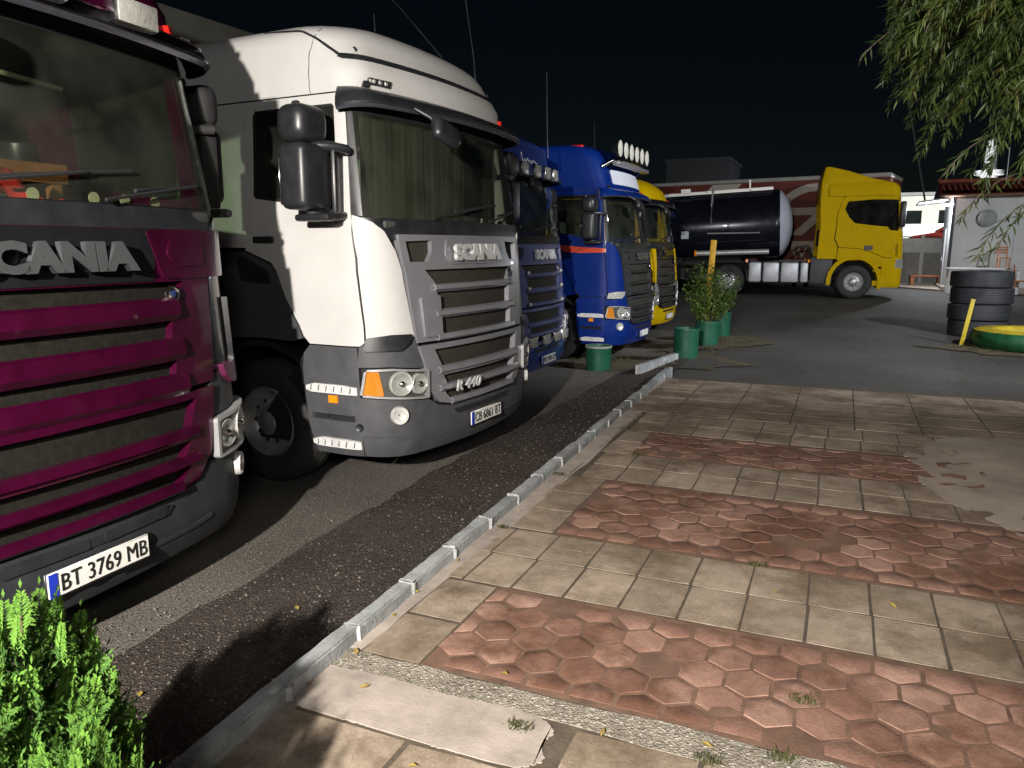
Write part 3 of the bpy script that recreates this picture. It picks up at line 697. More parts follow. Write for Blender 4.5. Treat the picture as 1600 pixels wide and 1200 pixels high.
def blob_sheet(name, cx, cy, rx, ry, mat, h, seed=1, parent=None, kind='structure', z=None, n=40, jag=0.18):
    rn = random.Random(seed); bm = bmesh.new()
    ph = [rn.uniform(0, 6.28) for _ in range(5)]
    c0 = bm.verts.new((cx, cy, (gz(cx, cy) if z is None else z) + h)); ring = []; mid = []
    for k in range(n):
        a = 2 * math.pi * k / n
        f = 1 + jag * (math.sin(2 * a + ph[0]) + 0.7 * math.sin(3 * a + ph[1]) + 0.5 * math.sin(7 * a + ph[2]) + 0.4 * math.sin(11 * a + ph[3])) + rn.uniform(-jag, jag) * 0.3
        x, y = cx + rx * f * math.cos(a), cy + ry * f * math.sin(a)
        ring.append(bm.verts.new((x, y, (gz(x, y) if z is None else z) + h)))
    for k in range(n): bm.faces.new((c0, ring[k], ring[(k + 1) % n]))
    return ob(name, bm_mesh(bm), mat, parent, kind=kind)
blob_sheet('dirt_patch', -2.9, 12.6, 1.35, 1.0, dirt_m, 0.016, 3)
blob_sheet('dirt_patch', -2.3, 14.9, 0.9, 1.2, dirt_m, 0.020, 4)
blob_sheet('dirt_patch', 3.2, 15.4, 1.7, 0.8, dirt_m, 0.016, 5)

# ------------------------------------------------------------------ pavement: bed, kerb stones, slabs, hexagonal pavers
PZ = 0.10
bed_m = pm('mortar_bed', (0.085, 0.066, 0.047), 0.95, var=0.35, scale=9, bump=0.3, bscale=60, world_coords=True)
bm = bmesh.new()
A = [(kerb_x(-5) + 0.05, -5), (9, -5), (9, 10.9), (5, 10.75), (2.1, 10.62), (-0.4, 10.5), (kerb_x(10.42) + 0.05, 10.42)]
bed = ob('pavement', prism(A, 0.0, PZ - 0.0036, 'Z'), bed_m, None, kind='structure')
conc_m = pm('haunch_concrete', (0.35, 0.30, 0.262), 0.9, var=0.25, scale=5, bump=0.2, bscale=70, world_coords=True)
def poly_sheet(name, pts, z, mat, th=0.012, parent=None):
    return ob(name, prism(pts, z - th, z, 'Z'), mat, parent)
def ragged(pts, r=0.22, j=0.03):
    rn_ = random.Random(77); out = fillet(pts, r, 5); o2 = []
    for a, b in zip(out, out[1:] + out[:1]):
        o2.append(a); o2.append(((a[0] + b[0]) / 2 + rn_.uniform(-j, j), (a[1] + b[1]) / 2 + rn_.uniform(-j, j)))
    return o2
rnd = random.Random(11)
L = []; Rr = []
yy = -2.0
while yy < 10.4:
    L.append((kerb_x(yy) + 0.06, yy)); Rr.append((min(-1.862, kerb_x(yy) + 0.24) + rnd.uniform(-0.012, 0.012), yy)); yy += 0.22
poly_sheet('concrete_haunch', L + Rr[::-1], PZ - 0.0014, conc_m, 0.02, bed)
poly_sheet('cement_patch', ragged([(-1.9, 2.50), (-1.6, 2.515), (-1.3, 2.50), (-1.1, 2.52), (-0.93, 2.50), (-0.86, 2.44), (-0.90, 2.36), (-0.84, 2.28), (-0.90, 2.205), (-1.2, 2.195), (-1.6, 2.2), (-1.9, 2.205)], 0.06, 0.006), PZ + 0.0008, conc_m, 0.02, bed)
pebble_m = node_ground('rough_pebble_concrete', (0.20, 0.175, 0.14), (0.32, 0.285, 0.235), (0.42, 0.39, 0.34), 0.16, 3.0, 0.5, 0.9)
Lp = [(-1.93 + 0.2 * i, 2.50 + rnd.uniform(-0.012, 0.012)) for i in range(16)]; Rp = [(-1.93 + 0.2 * i, 2.652 + rnd.uniform(-0.015, 0.015)) for i in range(16)]
poly_sheet('pebble_joint', Lp + Rp[::-1], PZ - 0.001, pebble_m, 0.02, bed)

def paver_mat(name, c1, c2, stain, perobj=0.16):
    m = bpy.data.materials.new(name); m.use_nodes = True; n = m.node_tree.nodes; l = m.node_tree.links; b = n['Principled BSDF']
    g = n.new('ShaderNodeNewGeometry'); tc = n.new('ShaderNodeTexCoord'); oi = n.new('ShaderNodeObjectInfo')
    def noise(vec, sc, det=6, ro=0.6):
        t = n.new('ShaderNodeTexNoise'); t.inputs['Scale'].default_value = sc; t.inputs['Detail'].default_value = det; t.inputs['Roughness'].default_value = ro; l.new(vec, t.inputs['Vector']); return t
    def ramp(src, p0, p1, c0, c1):
        r = n.new('ShaderNodeValToRGB'); r.color_ramp.elements[0].position = p0; r.color_ramp.elements[1].position = p1
        r.color_ramp.elements[0].color = c0; r.color_ramp.elements[1].color = c1; l.new(src, r.inputs[0]); return r
    def mix(fac, a, b_, mode='MIX'):
        x = n.new('ShaderNodeMix'); x.data_type = 'RGBA'; x.blend_type = mode
        if isinstance(fac, float): x.inputs[0].default_value = fac
        else: l.new(fac, x.inputs[0])
        for s_, i in ((a, 6), (b_, 7)):
            if isinstance(s_, tuple): x.inputs[i].default_value = s_
            else: l.new(s_, x.inputs[i])
        return x.outputs[2]
    base = ramp(oi.outputs['Random'], 0.0, 1.0, list(c1) + [1], list(c2) + [1])
    big = noise(g.outputs['Position'], 1.7, 9, 0.68); bigr = ramp(big.outputs['Fac'], 0.40, 0.58, (1, 1, 1, 1), (0, 0, 0, 1))
    col = mix(bigr.outputs[0], base.outputs[0], tuple(stain) + (1,))
    fine = noise(g.outputs['Position'], 70, 4, 0.7); finer = ramp(fine.outputs['Fac'], 0.3, 0.75, (0.72, 0.72, 0.72, 1), (1.22, 1.22, 1.22, 1))
    col = mix(0.8, col, finer.outputs[0], 'MULTIPLY')
    med = noise(g.outputs['Position'], 11, 6, 0.7); medr = ramp(med.outputs['Fac'], 0.35, 0.7, (0.72, 0.70, 0.66, 1), (1.12, 1.12, 1.12, 1))
    col = mix(0.8, col, medr.outputs[0], 'MULTIPLY')
    l.new(col, b.inputs['Base Color']); b.inputs['Roughness'].default_value = 0.82; b.inputs['Specular IOR Level'].default_value = 0.35
    bp = n.new('ShaderNodeBump'); bp.inputs['Strength'].default_value = 0.45; bp.inputs['Distance'].default_value = 0.006
    l.new(fine.outputs['Fac'], bp.inputs['Height']); l.new(bp.outputs[0], b.inputs['Normal'])
    return m
slab_m = paver_mat('grey_slab_concrete', (0.325, 0.262, 0.204), (0.445, 0.365, 0.288), (0.185, 0.138, 0.096))
hex_m = paver_mat('red_paver_concrete', (0.25, 0.132, 0.100), (0.41, 0.255, 0.20), (0.165, 0.082, 0.054))
rnd = random.Random(21)
def slab_variant(seed):
    rn = random.Random(seed); bm = bmesh.new(); add_box(bm, (0, 0, -0.02), (1, 1, 0.04))
    bmesh.ops.subdivide_edges(bm, edges=[e for e in bm.edges if abs(e.verts[0].co.z - e.verts[1].co.z) < 0.001], cuts=2, use_grid_fill=True)
    for v in bm.verts:
        if v.co.z > -0.001:
            ed = max(abs(v.co.x), abs(v.co.y)) > 0.49
            co = abs(v.co.x) > 0.49 and abs(v.co.y) > 0.49
            v.co.z += rn.uniform(-0.0016, -0.0002) if ed else rn.uniform(-0.0006, 0.0006)
            if co: v.co.x *= 1 - rn.uniform(0, 0.02); v.co.y *= 1 - rn.uniform(0, 0.02); v.co.z -= rn.uniform(0, 0.0008)
    return bm_mesh(bm, 30)
slab_meshes = [slab_variant(i) for i in range(6)]
for m_ in slab_meshes: m_.materials.append(slab_m)
def slab(x0, x1, y0, y1, gap=0.012, dz=0.0, tilt=0.0015):
    o = ob('paving_slab', rnd.choice(slab_meshes), None, bed, ((x0 + x1) / 2 + rnd.uniform(-.002, .002), (y0 + y1) / 2 + rnd.uniform(-.002, .002), PZ + rnd.uniform(-0.001, 0.0008) + dz),
           (rnd.uniform(-tilt, tilt), rnd.uniform(-tilt, tilt), rnd.uniform(-0.006, 0.006)))
    o.scale = (x1 - x0 - gap, y1 - y0 - gap, 1)
def row(y0, y1, xs_, gap=0.012):
    for a, b in zip(xs_, xs_[1:]):
        k = rnd.random()
        if k < 0.07 and b - a > 0.25: m_ = (y0 + y1) / 2; slab(a, b, y0, m_, gap); slab(a, b, m_, y1, gap)
        else: slab(a, b, y0, y1, gap)
def grid(x0, step, x1):
    o = [x0]
    while o[-1] < x1: o.append(o[-1] + step)
    return o
row(1.55, 2.19, [-1.9, -1.34, -0.77, -0.2, 0.37, 0.94], 0.02)
row(2.215, 2.495, [-0.80, -0.335, 0.1, 0.55], 0.016); row(1.9, 2.2, [0.94, 1.4])
row(2.655, 3.05, [-1.87, -1.572]); row(3.062, 3.49, [-1.87, -1.572])
row(3.505, 3.915, [-1.885, -1.79, -1.505] + grid(-1.215, 0.293, 2.0), 0.014)
row(3.915, 4.315, [-1.875, -1.805, -1.515] + grid(-1.222, 0.293, 2.0), 0.012)
for a, b in ((4.335, 4.75), (4.75, 5.16), (5.16, 5.565)): row(a, b, [-1.87, -1.572])
row(5.575, 5.965, [-1.80] + grid(-1.51, 0.292, 2.4)); row(5.965, 6.345, [-1.81] + grid(-1.52, 0.292, 2.4))
row(6.36, 6.79, [-1.86, -1.585]); row(6.79, 7.225, [-1.85, -1.60])
for yy in (4.95, 5.30, 5.62, 6.0, 6.42, 6.85, 7.3, 7.72): row(yy, yy + 0.33 + 0.06 * rnd.random(), [kerb_x(yy) + 0.20, -1.885], 0.02)
row(7.245, 7.66, grid(-1.83, 0.298, 3.0)); row(7.66, 8.105, grid(-1.855, 0.305, 3.0))
yb = [8.125, 8.58, 9.03, 9.48, 9.93, 10.40]
for a, b in zip(yb, yb[1:]): row(a, b, [-2.10] + grid(-1.60, 0.605, 3.6), 0.014)
# hexagonal pavers: rows run along x, points up and down in y
HX, HY = 0.1905, 0.174
def hex_mesh(seed):
    rn = random.Random(seed); bm = bmesh.new()
    def ringv(k, z, jit): 
        o = []
        for i in range(6):
            a = R(30 + 60 * i); rr = HX / math.sqrt(3) * k
            o.append(bm.verts.new((rr * math.cos(a) + rn.uniform(-jit, jit), rr * math.sin(a) * (HY / (HX * 0.866)) + rn.uniform(-jit, jit), z)))
        return o
    bot = ringv(0.945, -0.045, 0); mid = ringv(0.945, -0.005, 0.004); top = ringv(0.90, 0.0, 0.004); inn = ringv(0.5, 0.0006 - rn.uniform(0, 0.0012), 0.002)
    for a, b in ((bot, mid), (mid, top), (top, inn)):
        for i in range(6): bm.faces.new((a[i], a[(i + 1) % 6], b[(i + 1) % 6], b[i]))
    bm.faces.new(inn); bmesh.ops.recalc_face_normals(bm, faces=bm.faces[:])
    return bm_mesh(bm, 35)
hex_meshes = [hex_mesh(i) for i in range(6)]
for m_ in hex_meshes: m_.materials.append(hex_m)
def clip_poly(poly, x0, x1, y0, y1):
    def cl(p, f, inter):
        o = []
        for i in range(len(p)):
            a, b = p[i - 1], p[i]
            if f(b):
                if not f(a): o.append(inter(a, b))
                o.append(b)
            elif f(a): o.append(inter(a, b))
        return o
    def ix(v): return lambda a, b: (v, a[1] + (b[1] - a[1]) * (v - a[0]) / (b[0] - a[0]))
    def iy(v): return lambda a, b: (a[0] + (b[0] - a[0]) * (v - a[1]) / (b[1] - a[1]), v)
    for f, it in ((lambda p: p[0] >= x0, ix(x0)), (lambda p: p[0] <= x1, ix(x1)), (lambda p: p[1] >= y0, iy(y0)), (lambda p: p[1] <= y1, iy(y1))):
        poly = cl(poly, f, it)
        if len(poly) < 3: return []
    return poly
def hex_field(x0, x1, y0, y1, cx, cy):
    ny = int((y1 - y0) / HY) + 3
    for j in range(-ny, ny):
        for i in range(-1, 40):
            x = cx + i * HX + (HX / 2 if j % 2 else 0); y = cy + j * HY
            P6 = [(x + HX / math.sqrt(3) * 0.93 * math.cos(R(30 + 60 * k)), y + HX / math.sqrt(3) * 0.93 * math.sin(R(30 + 60 * k)) * (HY / (HX * 0.866))) for k in range(6)]
            cp = clip_poly(P6, x0, x1, y0 + 0.035, y1 - 0.035)
            if not cp: continue
            ar = 0.5 * abs(sum(cp[k - 1][0] * cp[k][1] - cp[k][0] * cp[k - 1][1] for k in range(len(cp))))
            if ar < 0.004: continue
            dz = rnd.uniform(-0.002, 0.0012) - (0.004 if rnd.random() < 0.06 else 0)
            if ar > 0.0265:
                ob('hexagonal_paver', rnd.choice(hex_meshes), None, bed, (x, y, PZ + dz), (rnd.uniform(-.018, .018), rnd.uniform(-.018, .018), rnd.choice((0, R(60), R(120), R(180))) if HY > 0.2 else rnd.choice((0, R(180)))))
            else:
                pp = []
                for p in cp:
                    if not pp or (p[0] - pp[-1][0]) ** 2 + (p[1] - pp[-1][1]) ** 2 > 0.0003: pp.append((p[0] + rnd.uniform(-.004, .004), p[1] + rnd.uniform(-.004, .004)))
                if len(pp) < 3: continue
                mx, my = sum(p[0] for p in pp) / len(pp), sum(p[1] for p in pp) / len(pp)
                ob('cut_paver', prism([((p[0] - mx) * 0.97, (p[1] - my) * 0.97) for p in pp], -0.04, 0.0, 'Z', 0.004), hex_m, bed, (mx, my, PZ + dz - 0.0004), (rnd.uniform(-.01, .01), rnd.uniform(-.01, .01), 0))
sand_m = pm('red_joint_sand', (0.15, 0.085, 0.058), 0.95, var=0.35, scale=8, bump=0.25, bscale=70, world_coords=True)
for (a, b, y0, y1) in ((-1.565, 1.37, 2.66, 3.50), (-1.565, 1.77, 4.325, 5.565), (-1.59, 1.17, 6.355, 7.23)):
    poly_sheet('joint_sand', [(a, y0), (b, y0), (b, y1), (a, y1)], PZ - 0.0028, sand_m, 0.02, bed)
hex_field(-1.562, 1.35, 2.655, 3.50, -1.385, 3.062)
hex_field(-1.562, 1.75, 4.325, 5.565, -1.43, 4.60)
hex_field(-1.59, 1.15, 6.355, 7.23, -1.47, 6.52)
# smooth cement skim that swallows the joints on the right
skim_m = pm('cement_skim', (0.34, 0.285, 0.232), 0.9, var=0.28, scale=2.0, bump=0.2, bscale=70, world_coords=True)
poly_sheet('cement_skim', ragged([(1.0, 4.75), (1.3, 5.2), (1.05, 5.6), (0.80, 6.0), (0.62, 6.5), (0.74, 6.9), (0.55, 7.25), (0.8, 7.7), (1.0, 8.15), (1.5, 8.3), (2.2, 8.4), (3.5, 8.2), (3.5, 3.6), (2.0, 3.9), (1.5, 4.35)]), PZ + 0.0003, skim_m, 0.015, bed)
# kerb stones
kerb = ob('kerb', prism([(kerb_x(-3) + 0.015, -3), (kerb_x(-3) + 0.065, -3), (kerb_x(11.1) + 0.065, 11.1), (kerb_x(11.1) + 0.015, 11.1)], 0.0, 0.148, 'Z'), pm('kerb_mortar', (0.36, 0.36, 0.35), 0.9, var=0.2, scale=15, bump=0.5, bscale=80), None, kind='structure')
kerb_m = pm('kerb_stone', (0.30, 0.315, 0.32), 0.85, var=0.28, scale=7, bump=0.5, bscale=60, perobj=0.18, world_coords=True)
def stone_mesh(seed, Lg=0.49):
    rn = random.Random(seed); bm = bmesh.new(); add_box(bm, (0, 0, 0.0), (0.084, Lg, 0.34))
    bmesh.ops.subdivide_edges(bm, edges=[e for e in bm.edges if abs(e.verts[0].co.y - e.verts[1].co.y) > 0.2], cuts=5)
    bmesh.ops.bevel(bm, geom=[e for e in bm.edges if e.verts[0].co.z > 0.13 and e.verts[1].co.z > 0.13 and abs(e.verts[0].co.x - e.verts[1].co.x) < 0.01], offset=0.008, segments=2, affect='EDGES')
    for v in bm.verts:
        if v.co.z > 0.1: v.co += Vector((rn.uniform(-.004, .004), 0, rn.uniform(-.005, .003)))
    return bm_mesh(bm, 40)
stones = [stone_mesh(i) for i in range(5)]
for m_ in stones: m_.materials.append(kerb_m)
yy = -2.6; k = 0
while yy < 11.0:
    o = ob('kerb_stone', stones[k % 5], None, kerb, (kerb_x(yy) + 0.042 + rnd.uniform(-.004, .004), yy, -0.005 + rnd.uniform(-.006, .006)), (rnd.uniform(-.01, .01), 0, 0.029 + rnd.uniform(-.008, .008)))
    yy += 0.508; k += 1
# mortar dabs at the joints
mort_m = pm('white_mortar', (0.34, 0.35, 0.35), 0.9, var=0.3, scale=20, bump=0.6, bscale=90)
yy = -2.6 + 0.254
while yy < 11.0:
    bm = bmesh.new(); add_box(bm, (0, 0, 0), (0.092, rnd.uniform(0.015, 0.04), 0.15), 0.012, 2)
    for v in bm.verts: v.co += Vector((rnd.uniform(-.006, .006), rnd.uniform(-.012, .012), rnd.uniform(-.006, .006)))
    ob('mortar_joint', bm_mesh(bm, 50), mort_m, kerb, (kerb_x(yy) + 0.044, yy, 0.092)); yy += 0.508
# second kerb run beyond the gap
kerb2 = ob('kerb', prism([(-2.80, 11.35), (-2.72, 11.35), (-2.30, 13.75), (-2.38, 13.75)], -0.1, 0.10, 'Z'), MATS['kerb_mortar'], None, kind='structure')
for i in range(5):
    t = (i + 0.5) / 5; ob('kerb_stone', stones[i], None, kerb2, (-2.76 + 0.42 * t, 11.35 + 2.4 * t, -0.06), (0, 0, -0.173))
# ------------------------------------------------------------------ the row of trucks
purple = pm('purple_paint', (0.042, 0.0014, 0.017), 0.34, metal=0.2, var=0.3, scale=5, coat=0.8, spec=0.25)
purple_pale = pm('purple_cap_paint', (0.10, 0.014, 0.048), 0.4, metal=0.1, var=0.1, scale=6, coat=0.3)
dark_low = pm('dark_bumper_plastic', (0.028, 0.030, 0.034), 0.5, spec=0.25, var=0.18, scale=9, bump=0.05, bscale=300)
gloss_black = pm('gloss_black', (0.010, 0.010, 0.012), 0.3, var=0.2, coat=0.5, spec=0.2)
steel_letters = pm('steel_letters', (0.085, 0.09, 0.095), 0.3, metal=0.35, var=0.1)
navy = pm('navy_paint', (0.018, 0.036, 0.16), 0.45, var=0.1, scale=4, coat=0.6, spec=0.2)
navy_l = pm('navy_grille_paint', (0.10, 0.11, 0.24), 0.35, metal=0.2, var=0.1, scale=4, coat=0.3)
royal = pm('royal_blue_paint', (0.002, 0.018, 0.15), 0.45, var=0.08, scale=4, coat=0.7, spec=0.15)
yellow = pm('yellow_paint', (0.50, 0.33, 0.001), 0.6, var=0.05, scale=4, coat=0.25, spec=0.05, coatrough=0.025)
white_plain = pm('white_plastic', (0.62, 0.63, 0.63), 0.4, var=0.06, scale=10)

TP, CP = build_truck('purple truck nearest the camera, cut off by the left edge', (-3.01, 2.28, -.01), 0.0,
   dict(roof='high', paint=purple, low=dark_low, grille=purple, band=gloss_black, bar=purple, corner=gloss_black, scoop=purple_pale, letters=steel_letters, visor=gloss_black,
        plate='BT 3769 MB', badge_w=0.80, badge_v=0.03, barh=0.105, lower_side=dark_low, step=dark_low, mesh=pm('darker_mesh', (0.016, 0.0152, 0.0125), 0.8, var=0.3, scale=30, bump=0.4, bscale=260, spec=0.05), mirror_k=0.5, mirror=matt_black, badge_u=0.02, plate_z=0.465))  # grille mesh darker than on the other trucks
TW, CW = build_truck('white truck with grey bumper and silver grille, second from the left', (-2.752, 5.841, .068), 0.0,
   dict(roof='high', paint=white_paint, plate='CB 6861 BT', block=True, strip_lamp=True, curtain=((1.0, -0.33), (-0.75, -1.0)), badge_plate=silver_paint, badge_w=0.76, plate_z=0.475))
lettering(TW, 'R 440', 0.070, 0.37, 0.800, 0.33, 0.085, letter_silver, 0.014, 0.0015, 'model_badge', 0.2, rot=(0, 0, R(-5)))
TD, CD = build_truck('navy blue truck with four square lamps on its visor', (-3.65, 9.80, 0.0), -0.06,
   dict(roof='mid', paint=navy, low=navy, grille=navy_l, bar=navy_l, plate='PB 9904 KP', visor=navy, fine=False, step=navy, scoop=navy, letters=white_plain, badge_w=0.74, plate_z=0.43))
TB, CB = build_truck('bright royal blue truck with a row of round roof lamps', (-3.32, 13.95, 0.03), -0.13,
   dict(roof='top', paint=royal, low=royal, grille=dark_low, bar=black_plastic, plate=None, visor=royal, fine=False, scoop=pale_lens, letters=steel_letters, plate_z=0.45, lower_side=royal))
TY, CY = build_truck('yellow truck with black grille, farthest in the row', (-3.54, 17.3, 0.05), -0.10,
   dict(roof='low', paint=yellow, low=yellow, grille=gloss_black, bar=black_plastic, plate=None, visor=gloss_black, fine=False, letters=chrome, plate_z=0.45, lower_side=yellow))

# purple truck: body-colour corner inlets, louvred corner vents, visor band and square lamps, cab contents
for sg in (1, -1):
    ci = ob('corner_inlet', CP.panel([CP.pts([('v', 0.50, 1.955), ('v', 0.93, 1.955), ('q', 1.25, 1.97), ('q', 1.3, 1.72), ('v', 0.90, 1.715), ('v', 0.57, 1.72)], sg)], 0.024, 0.03, 0.03), purple, TP)
    ob('inlet_recess', CP.panel([CP.pts([('v', 0.66, 1.925), ('v', 0.91, 1.92), ('v', 0.89, 1.775), ('v', 0.67, 1.775), ('v', 0.61, 1.84)], sg)], 0.030, 0.01, 0.03), purple, ci)
    vf = ob('corner_vent', CP.panel([CP.pts([('q', 1.30, 1.60), ('q', 1.62, 1.56), ('q', 1.70, 1.30), ('q', 1.62, 1.20), ('q', 1.32, 1.22)], sg), CP.pts([('q', 1.34, 1.57), ('q', 1.58, 1.53), ('q', 1.65, 1.30), ('q', 1.58, 1.235), ('q', 1.36, 1.25)], sg)], 0.035, 0.05, 0.0, 0.06, 0.06), gloss_black, TP)
    for k in range(4):
        z = 1.285 + 0.07 * k
        ob('louvre', strip(CP, [(z - 0.012, 0.03), (z + 0.012, 0.005)], 1.35 * sg, 1.60 * sg, 6, thick=0.006), black_plastic, vf)
vb = ob('visor_band', strip(CP, [(2.905, 0.168), (2.955, 0.09), (2.99, 0.03)], -1.75, 1.75, 30, thick=0.008, taper=0.55), purple, TP)
for sv in (-0.50, 0.50, -0.02):
    q = CP.qv(sv, 2.88); p = CP.P(q, 2.895, 0.21)
    lo = ob('visor_lamp', box((0, 0, 0), (0.09, 0.25, 0.125), 0.02, 2), chrome, TP, p); lo.rotation_euler = (0, 0, -sv * 0.12)
    ob('lens', box((0.046, 0, 0), (0.008, 0.232, 0.108), 0.006, 2), pale_lens, lo)
q0 = CP.qv(-0.93, 2.96)
for k in range(4):
    ob('marker_lens', box((0, 0, 0), (0.01, 0.035, 0.028), 0.004, 1), pale_lens, TP, CP.P(-1.02 - 0.055 * k, 2.955, 0.09))
ob('bumper_grid', CP.panel([CP.pts([('v', 0.42, 0.61), ('v', 0.04, 0.60), ('v', 0.04, 0.555), ('v', 0.40, 0.56)])], 0.016, 0.01, 0.01), black_plastic, TP)
ob('bumper_grid', CP.panel([CP.pts([('v', -0.04, 0.60), ('v', -0.42, 0.61), ('v', -0.40, 0.56), ('v', -0.04, 0.555)])], 0.016, 0.01, 0.01), black_plastic, TP)
cloth_red = pm('red_cloth', (0.62, 0.02, 0.015), 0.8, var=0.25, scale=9)
wood_b = pm('brown_wood', (0.20, 0.075, 0.025), 0.6, var=0.3, scale=9)
cream = pm('cream_plastic', (0.42, 0.40, 0.27), 0.6, var=0.1)
def incab(name, me, mat, label, cat, loc=(0, 0, 0)):
    o = ob(name, me, mat, None, (-3.01, 2.28, 0), (0, 0, 0.01), None, label, cat); return o
bm = bmesh.new(); bmesh.ops.create_grid(bm, x_segments=14, y_segments=14, size=0.5)
for v in bm.verts:
    x, y = v.co.x, v.co.y
    v.co = (-0.33 + x * 0.22, -0.02 + y * 0.42, 2.078 + max(0, 0.16 * (1 - ((y + 0.25) / 0.6) ** 2)) * (0.6 + 0.4 * math.sin(9 * x + 5 * y)) + 0.012 * math.sin(17 * y))
bmesh.ops.solidify(bm, geom=bm.faces[:], thickness=0.004)
incab('red_cloth', bm_mesh(bm, 60), cloth_red, 'crumpled red cloth lying on the purple truck dashboard', 'cloth')
tb = incab('wooden_tray', boxes([((-0.72, 0.12, 2.20), (0.40, 0.66, 0.03)), ((-0.53, 0.12, 2.225), (0.02, 0.66, 0.09)), ((-0.72, 0.44, 2.225), (0.38, 0.02, 0.09)), ((-0.56, 0.40, 2.12), (0.05, 0.05, 0.16)), ((-0.56, -0.15, 2.12), (0.05, 0.05, 0.16))]), wood_b, 'brown wooden tray table behind the purple truck windscreen', 'tray')
pb = incab('white_box', boxes([((-0.70, 0.02, 2.36), (0.16, 0.24, 0.17), 0.03, 2), ((-0.615, 0.02, 2.40), (0.01, 0.16, 0.05), 0.004, 1)]), white_plain, 'small white appliance on the wooden tray in the purple cab', 'box')
gr = incab('coffee_mug', lathe([(0, 2.225), (0.05, 2.225), (0.075, 2.26), (0.08, 2.36), (0.072, 2.37), (0.068, 2.27), (0, 2.25)], 20, 'Z', c=(-0.68, 0.33, 0)), black_plastic, 'dark round mug at the end of the wooden tray', 'mug')
ob('cab_trim_strip', box((-0.55, 0.12, 2.66), (0.02, 0.74, 0.022), 0.006, 2, (R(-4), 0, 0)), cream, TP)
for k, vv in enumerate((0.02, -0.28, -0.46, -0.66)):
    ob('windscreen_tab', lathe([(0, 0), (0.028, 0.0), (0.028, 0.004), (0, 0.004)], 16, 'X'), cream, TP, CP.P(CP.qv(vv, 2.10), 2.10, -0.02))

# antennas
def whip(c, T, pts, r=0.006):
    a = ob('antenna', tube(pts, [r] + [r * 0.5] * (len(pts) - 1), 6), black_plastic, T); return a
whip(CW, TW, [(-0.55, 0.88, 3.30), (-0.55, 0.83, 3.6), (-0.58, 0.72, 4.15), (-0.62, 0.60, 4.6)], 0.010)
ob('antenna_base', lathe([(0, 0), (0.03, 0), (0.02, 0.06), (0.012, 0.10), (0, 0.1)], 10), chrome, TW, (-0.55, 0.885, 3.24))
whip(CW, TW, [(-0.62, 0.40, 3.50), (-0.75, 0.0, 3.80), (-0.80, -0.15, 3.9)], 0.006)
whip(CW, TW, [(-0.75, -0.38, 3.55), (-0.75, -0.39, 3.68)], 0.006)
whip(CD, TD, [(-0.4, 1.02, 3.2), (-0.42, 1.04, 3.5), (-0.45, 1.08, 4.4)], 0.012)
whip(CB, TB, [(-0.9, -0.3, 3.7), (-0.95, -0.2, 4.2)], 0.008)
# navy truck: square lamps on the visor and in the bumper
for k in range(4):
    vv = 0.55 - 0.36 * k
    p = CD.P(CD.qv(vv, 2.85), 2.875, 0.165); lo = ob('visor_lamp', box((0, 0, 0), (0.08, 0.20, 0.17), 0.025, 2), chrome, TD, p); lo.rotation_euler = (0, 0, -vv * 0.1)
    ob('lens', box((0.042, 0, 0), (0.008, 0.175, 0.145), 0.01, 2), pale_lens, lo)
    vv = 0.60 - 0.40 * k
    p = CD.P(CD.qv(vv, 0.70), 0.715, 0.05); lo = ob('bumper_lamp', box((0, 0, 0), (0.06, 0.26, 0.15), 0.02, 2), chrome, TD, p)
    ob('lens', box((0.032, 0, 0), (0.006, 0.235, 0.125), 0.008, 2), pale_lens, lo)
sc = [(-0.30 + 0.60 * i / 72, 3.06 + 0.022 * math.sin(i * 0.55) * (1.3 - i / 72) + 0.012 * math.cos(i * 0.23) + (0.05 if i < 4 else 0)) for i in range(73)]
ob('script_lettering', tube([CD.P(CD.qv(-0.05 - a, z), z, 0.008) for a, z in sc], 0.008, 5), white_plain, TD)
for k in range(3):
    for sg in (1,):
        z = 1.60 - 0.2 * k
        ob('grille_lamp', box((0, 0, 0), (0.03, 0.07, 0.05), 0.01, 1), pale_lens, TD, CD.P(CD.qv(0.60, z), z, 0.05))
        ob('grille_lamp', box((0, 0, 0), (0.03, 0.07, 0.05), 0.01, 1), pale_lens, TD, CD.P(CD.qv(-0.62, z), z, 0.05))
# royal blue truck: lamp bar, white sign panel, side stripe
lb = ob('lamp_bar', tube([(-0.52, -1.02, 3.34), (-0.36, -0.98, 3.44), (-0.30, -0.5, 3.46), (-0.29, 0, 3.465), (-0.30, 0.5, 3.46), (-0.36, 0.98, 3.44), (-0.52, 1.02, 3.34)], 0.035, 10), chrome, TB)
ob('lamp_bar_tray', box((-0.30, 0, 3.40), (0.14, 1.9, 0.07), 0.02, 2), silver_paint, TB)
for k in range(6):
    yl = -0.85 + 0.34 * k
    lo = ob('roof_lamp', lathe([(0, -0.12), (0.08, -0.11), (0.13, -0.04), (0.15, 0.0), (0.15, 0.02), (0.135, 0.02)], 20, 'X'), black_plastic, TB, (-0.27, yl, 3.64))
    ob('lens', lathe([(0.0, 0.034), (0.07, 0.031), (0.135, 0.018), (0.136, 0.0)], 20, 'X'), pm('lamp_cover', (0.66, 0.64, 0.55), 0.4, var=0.1, scale=15), lo)
ob('sign_panel', CB.panel([CB.pts(sym([(0.80, 3.30), (0.82, 3.06)]))], 0.012, 0.02, 0.05, 0.2, 0.2), pm('sign_white', (0.66, 0.68, 0.74), 0.35, var=0.04), TB)
stripe_m = pm('stripe_orange', (0.55, 0.06, 0.03), 0.35, var=0.1, coat=0.4)
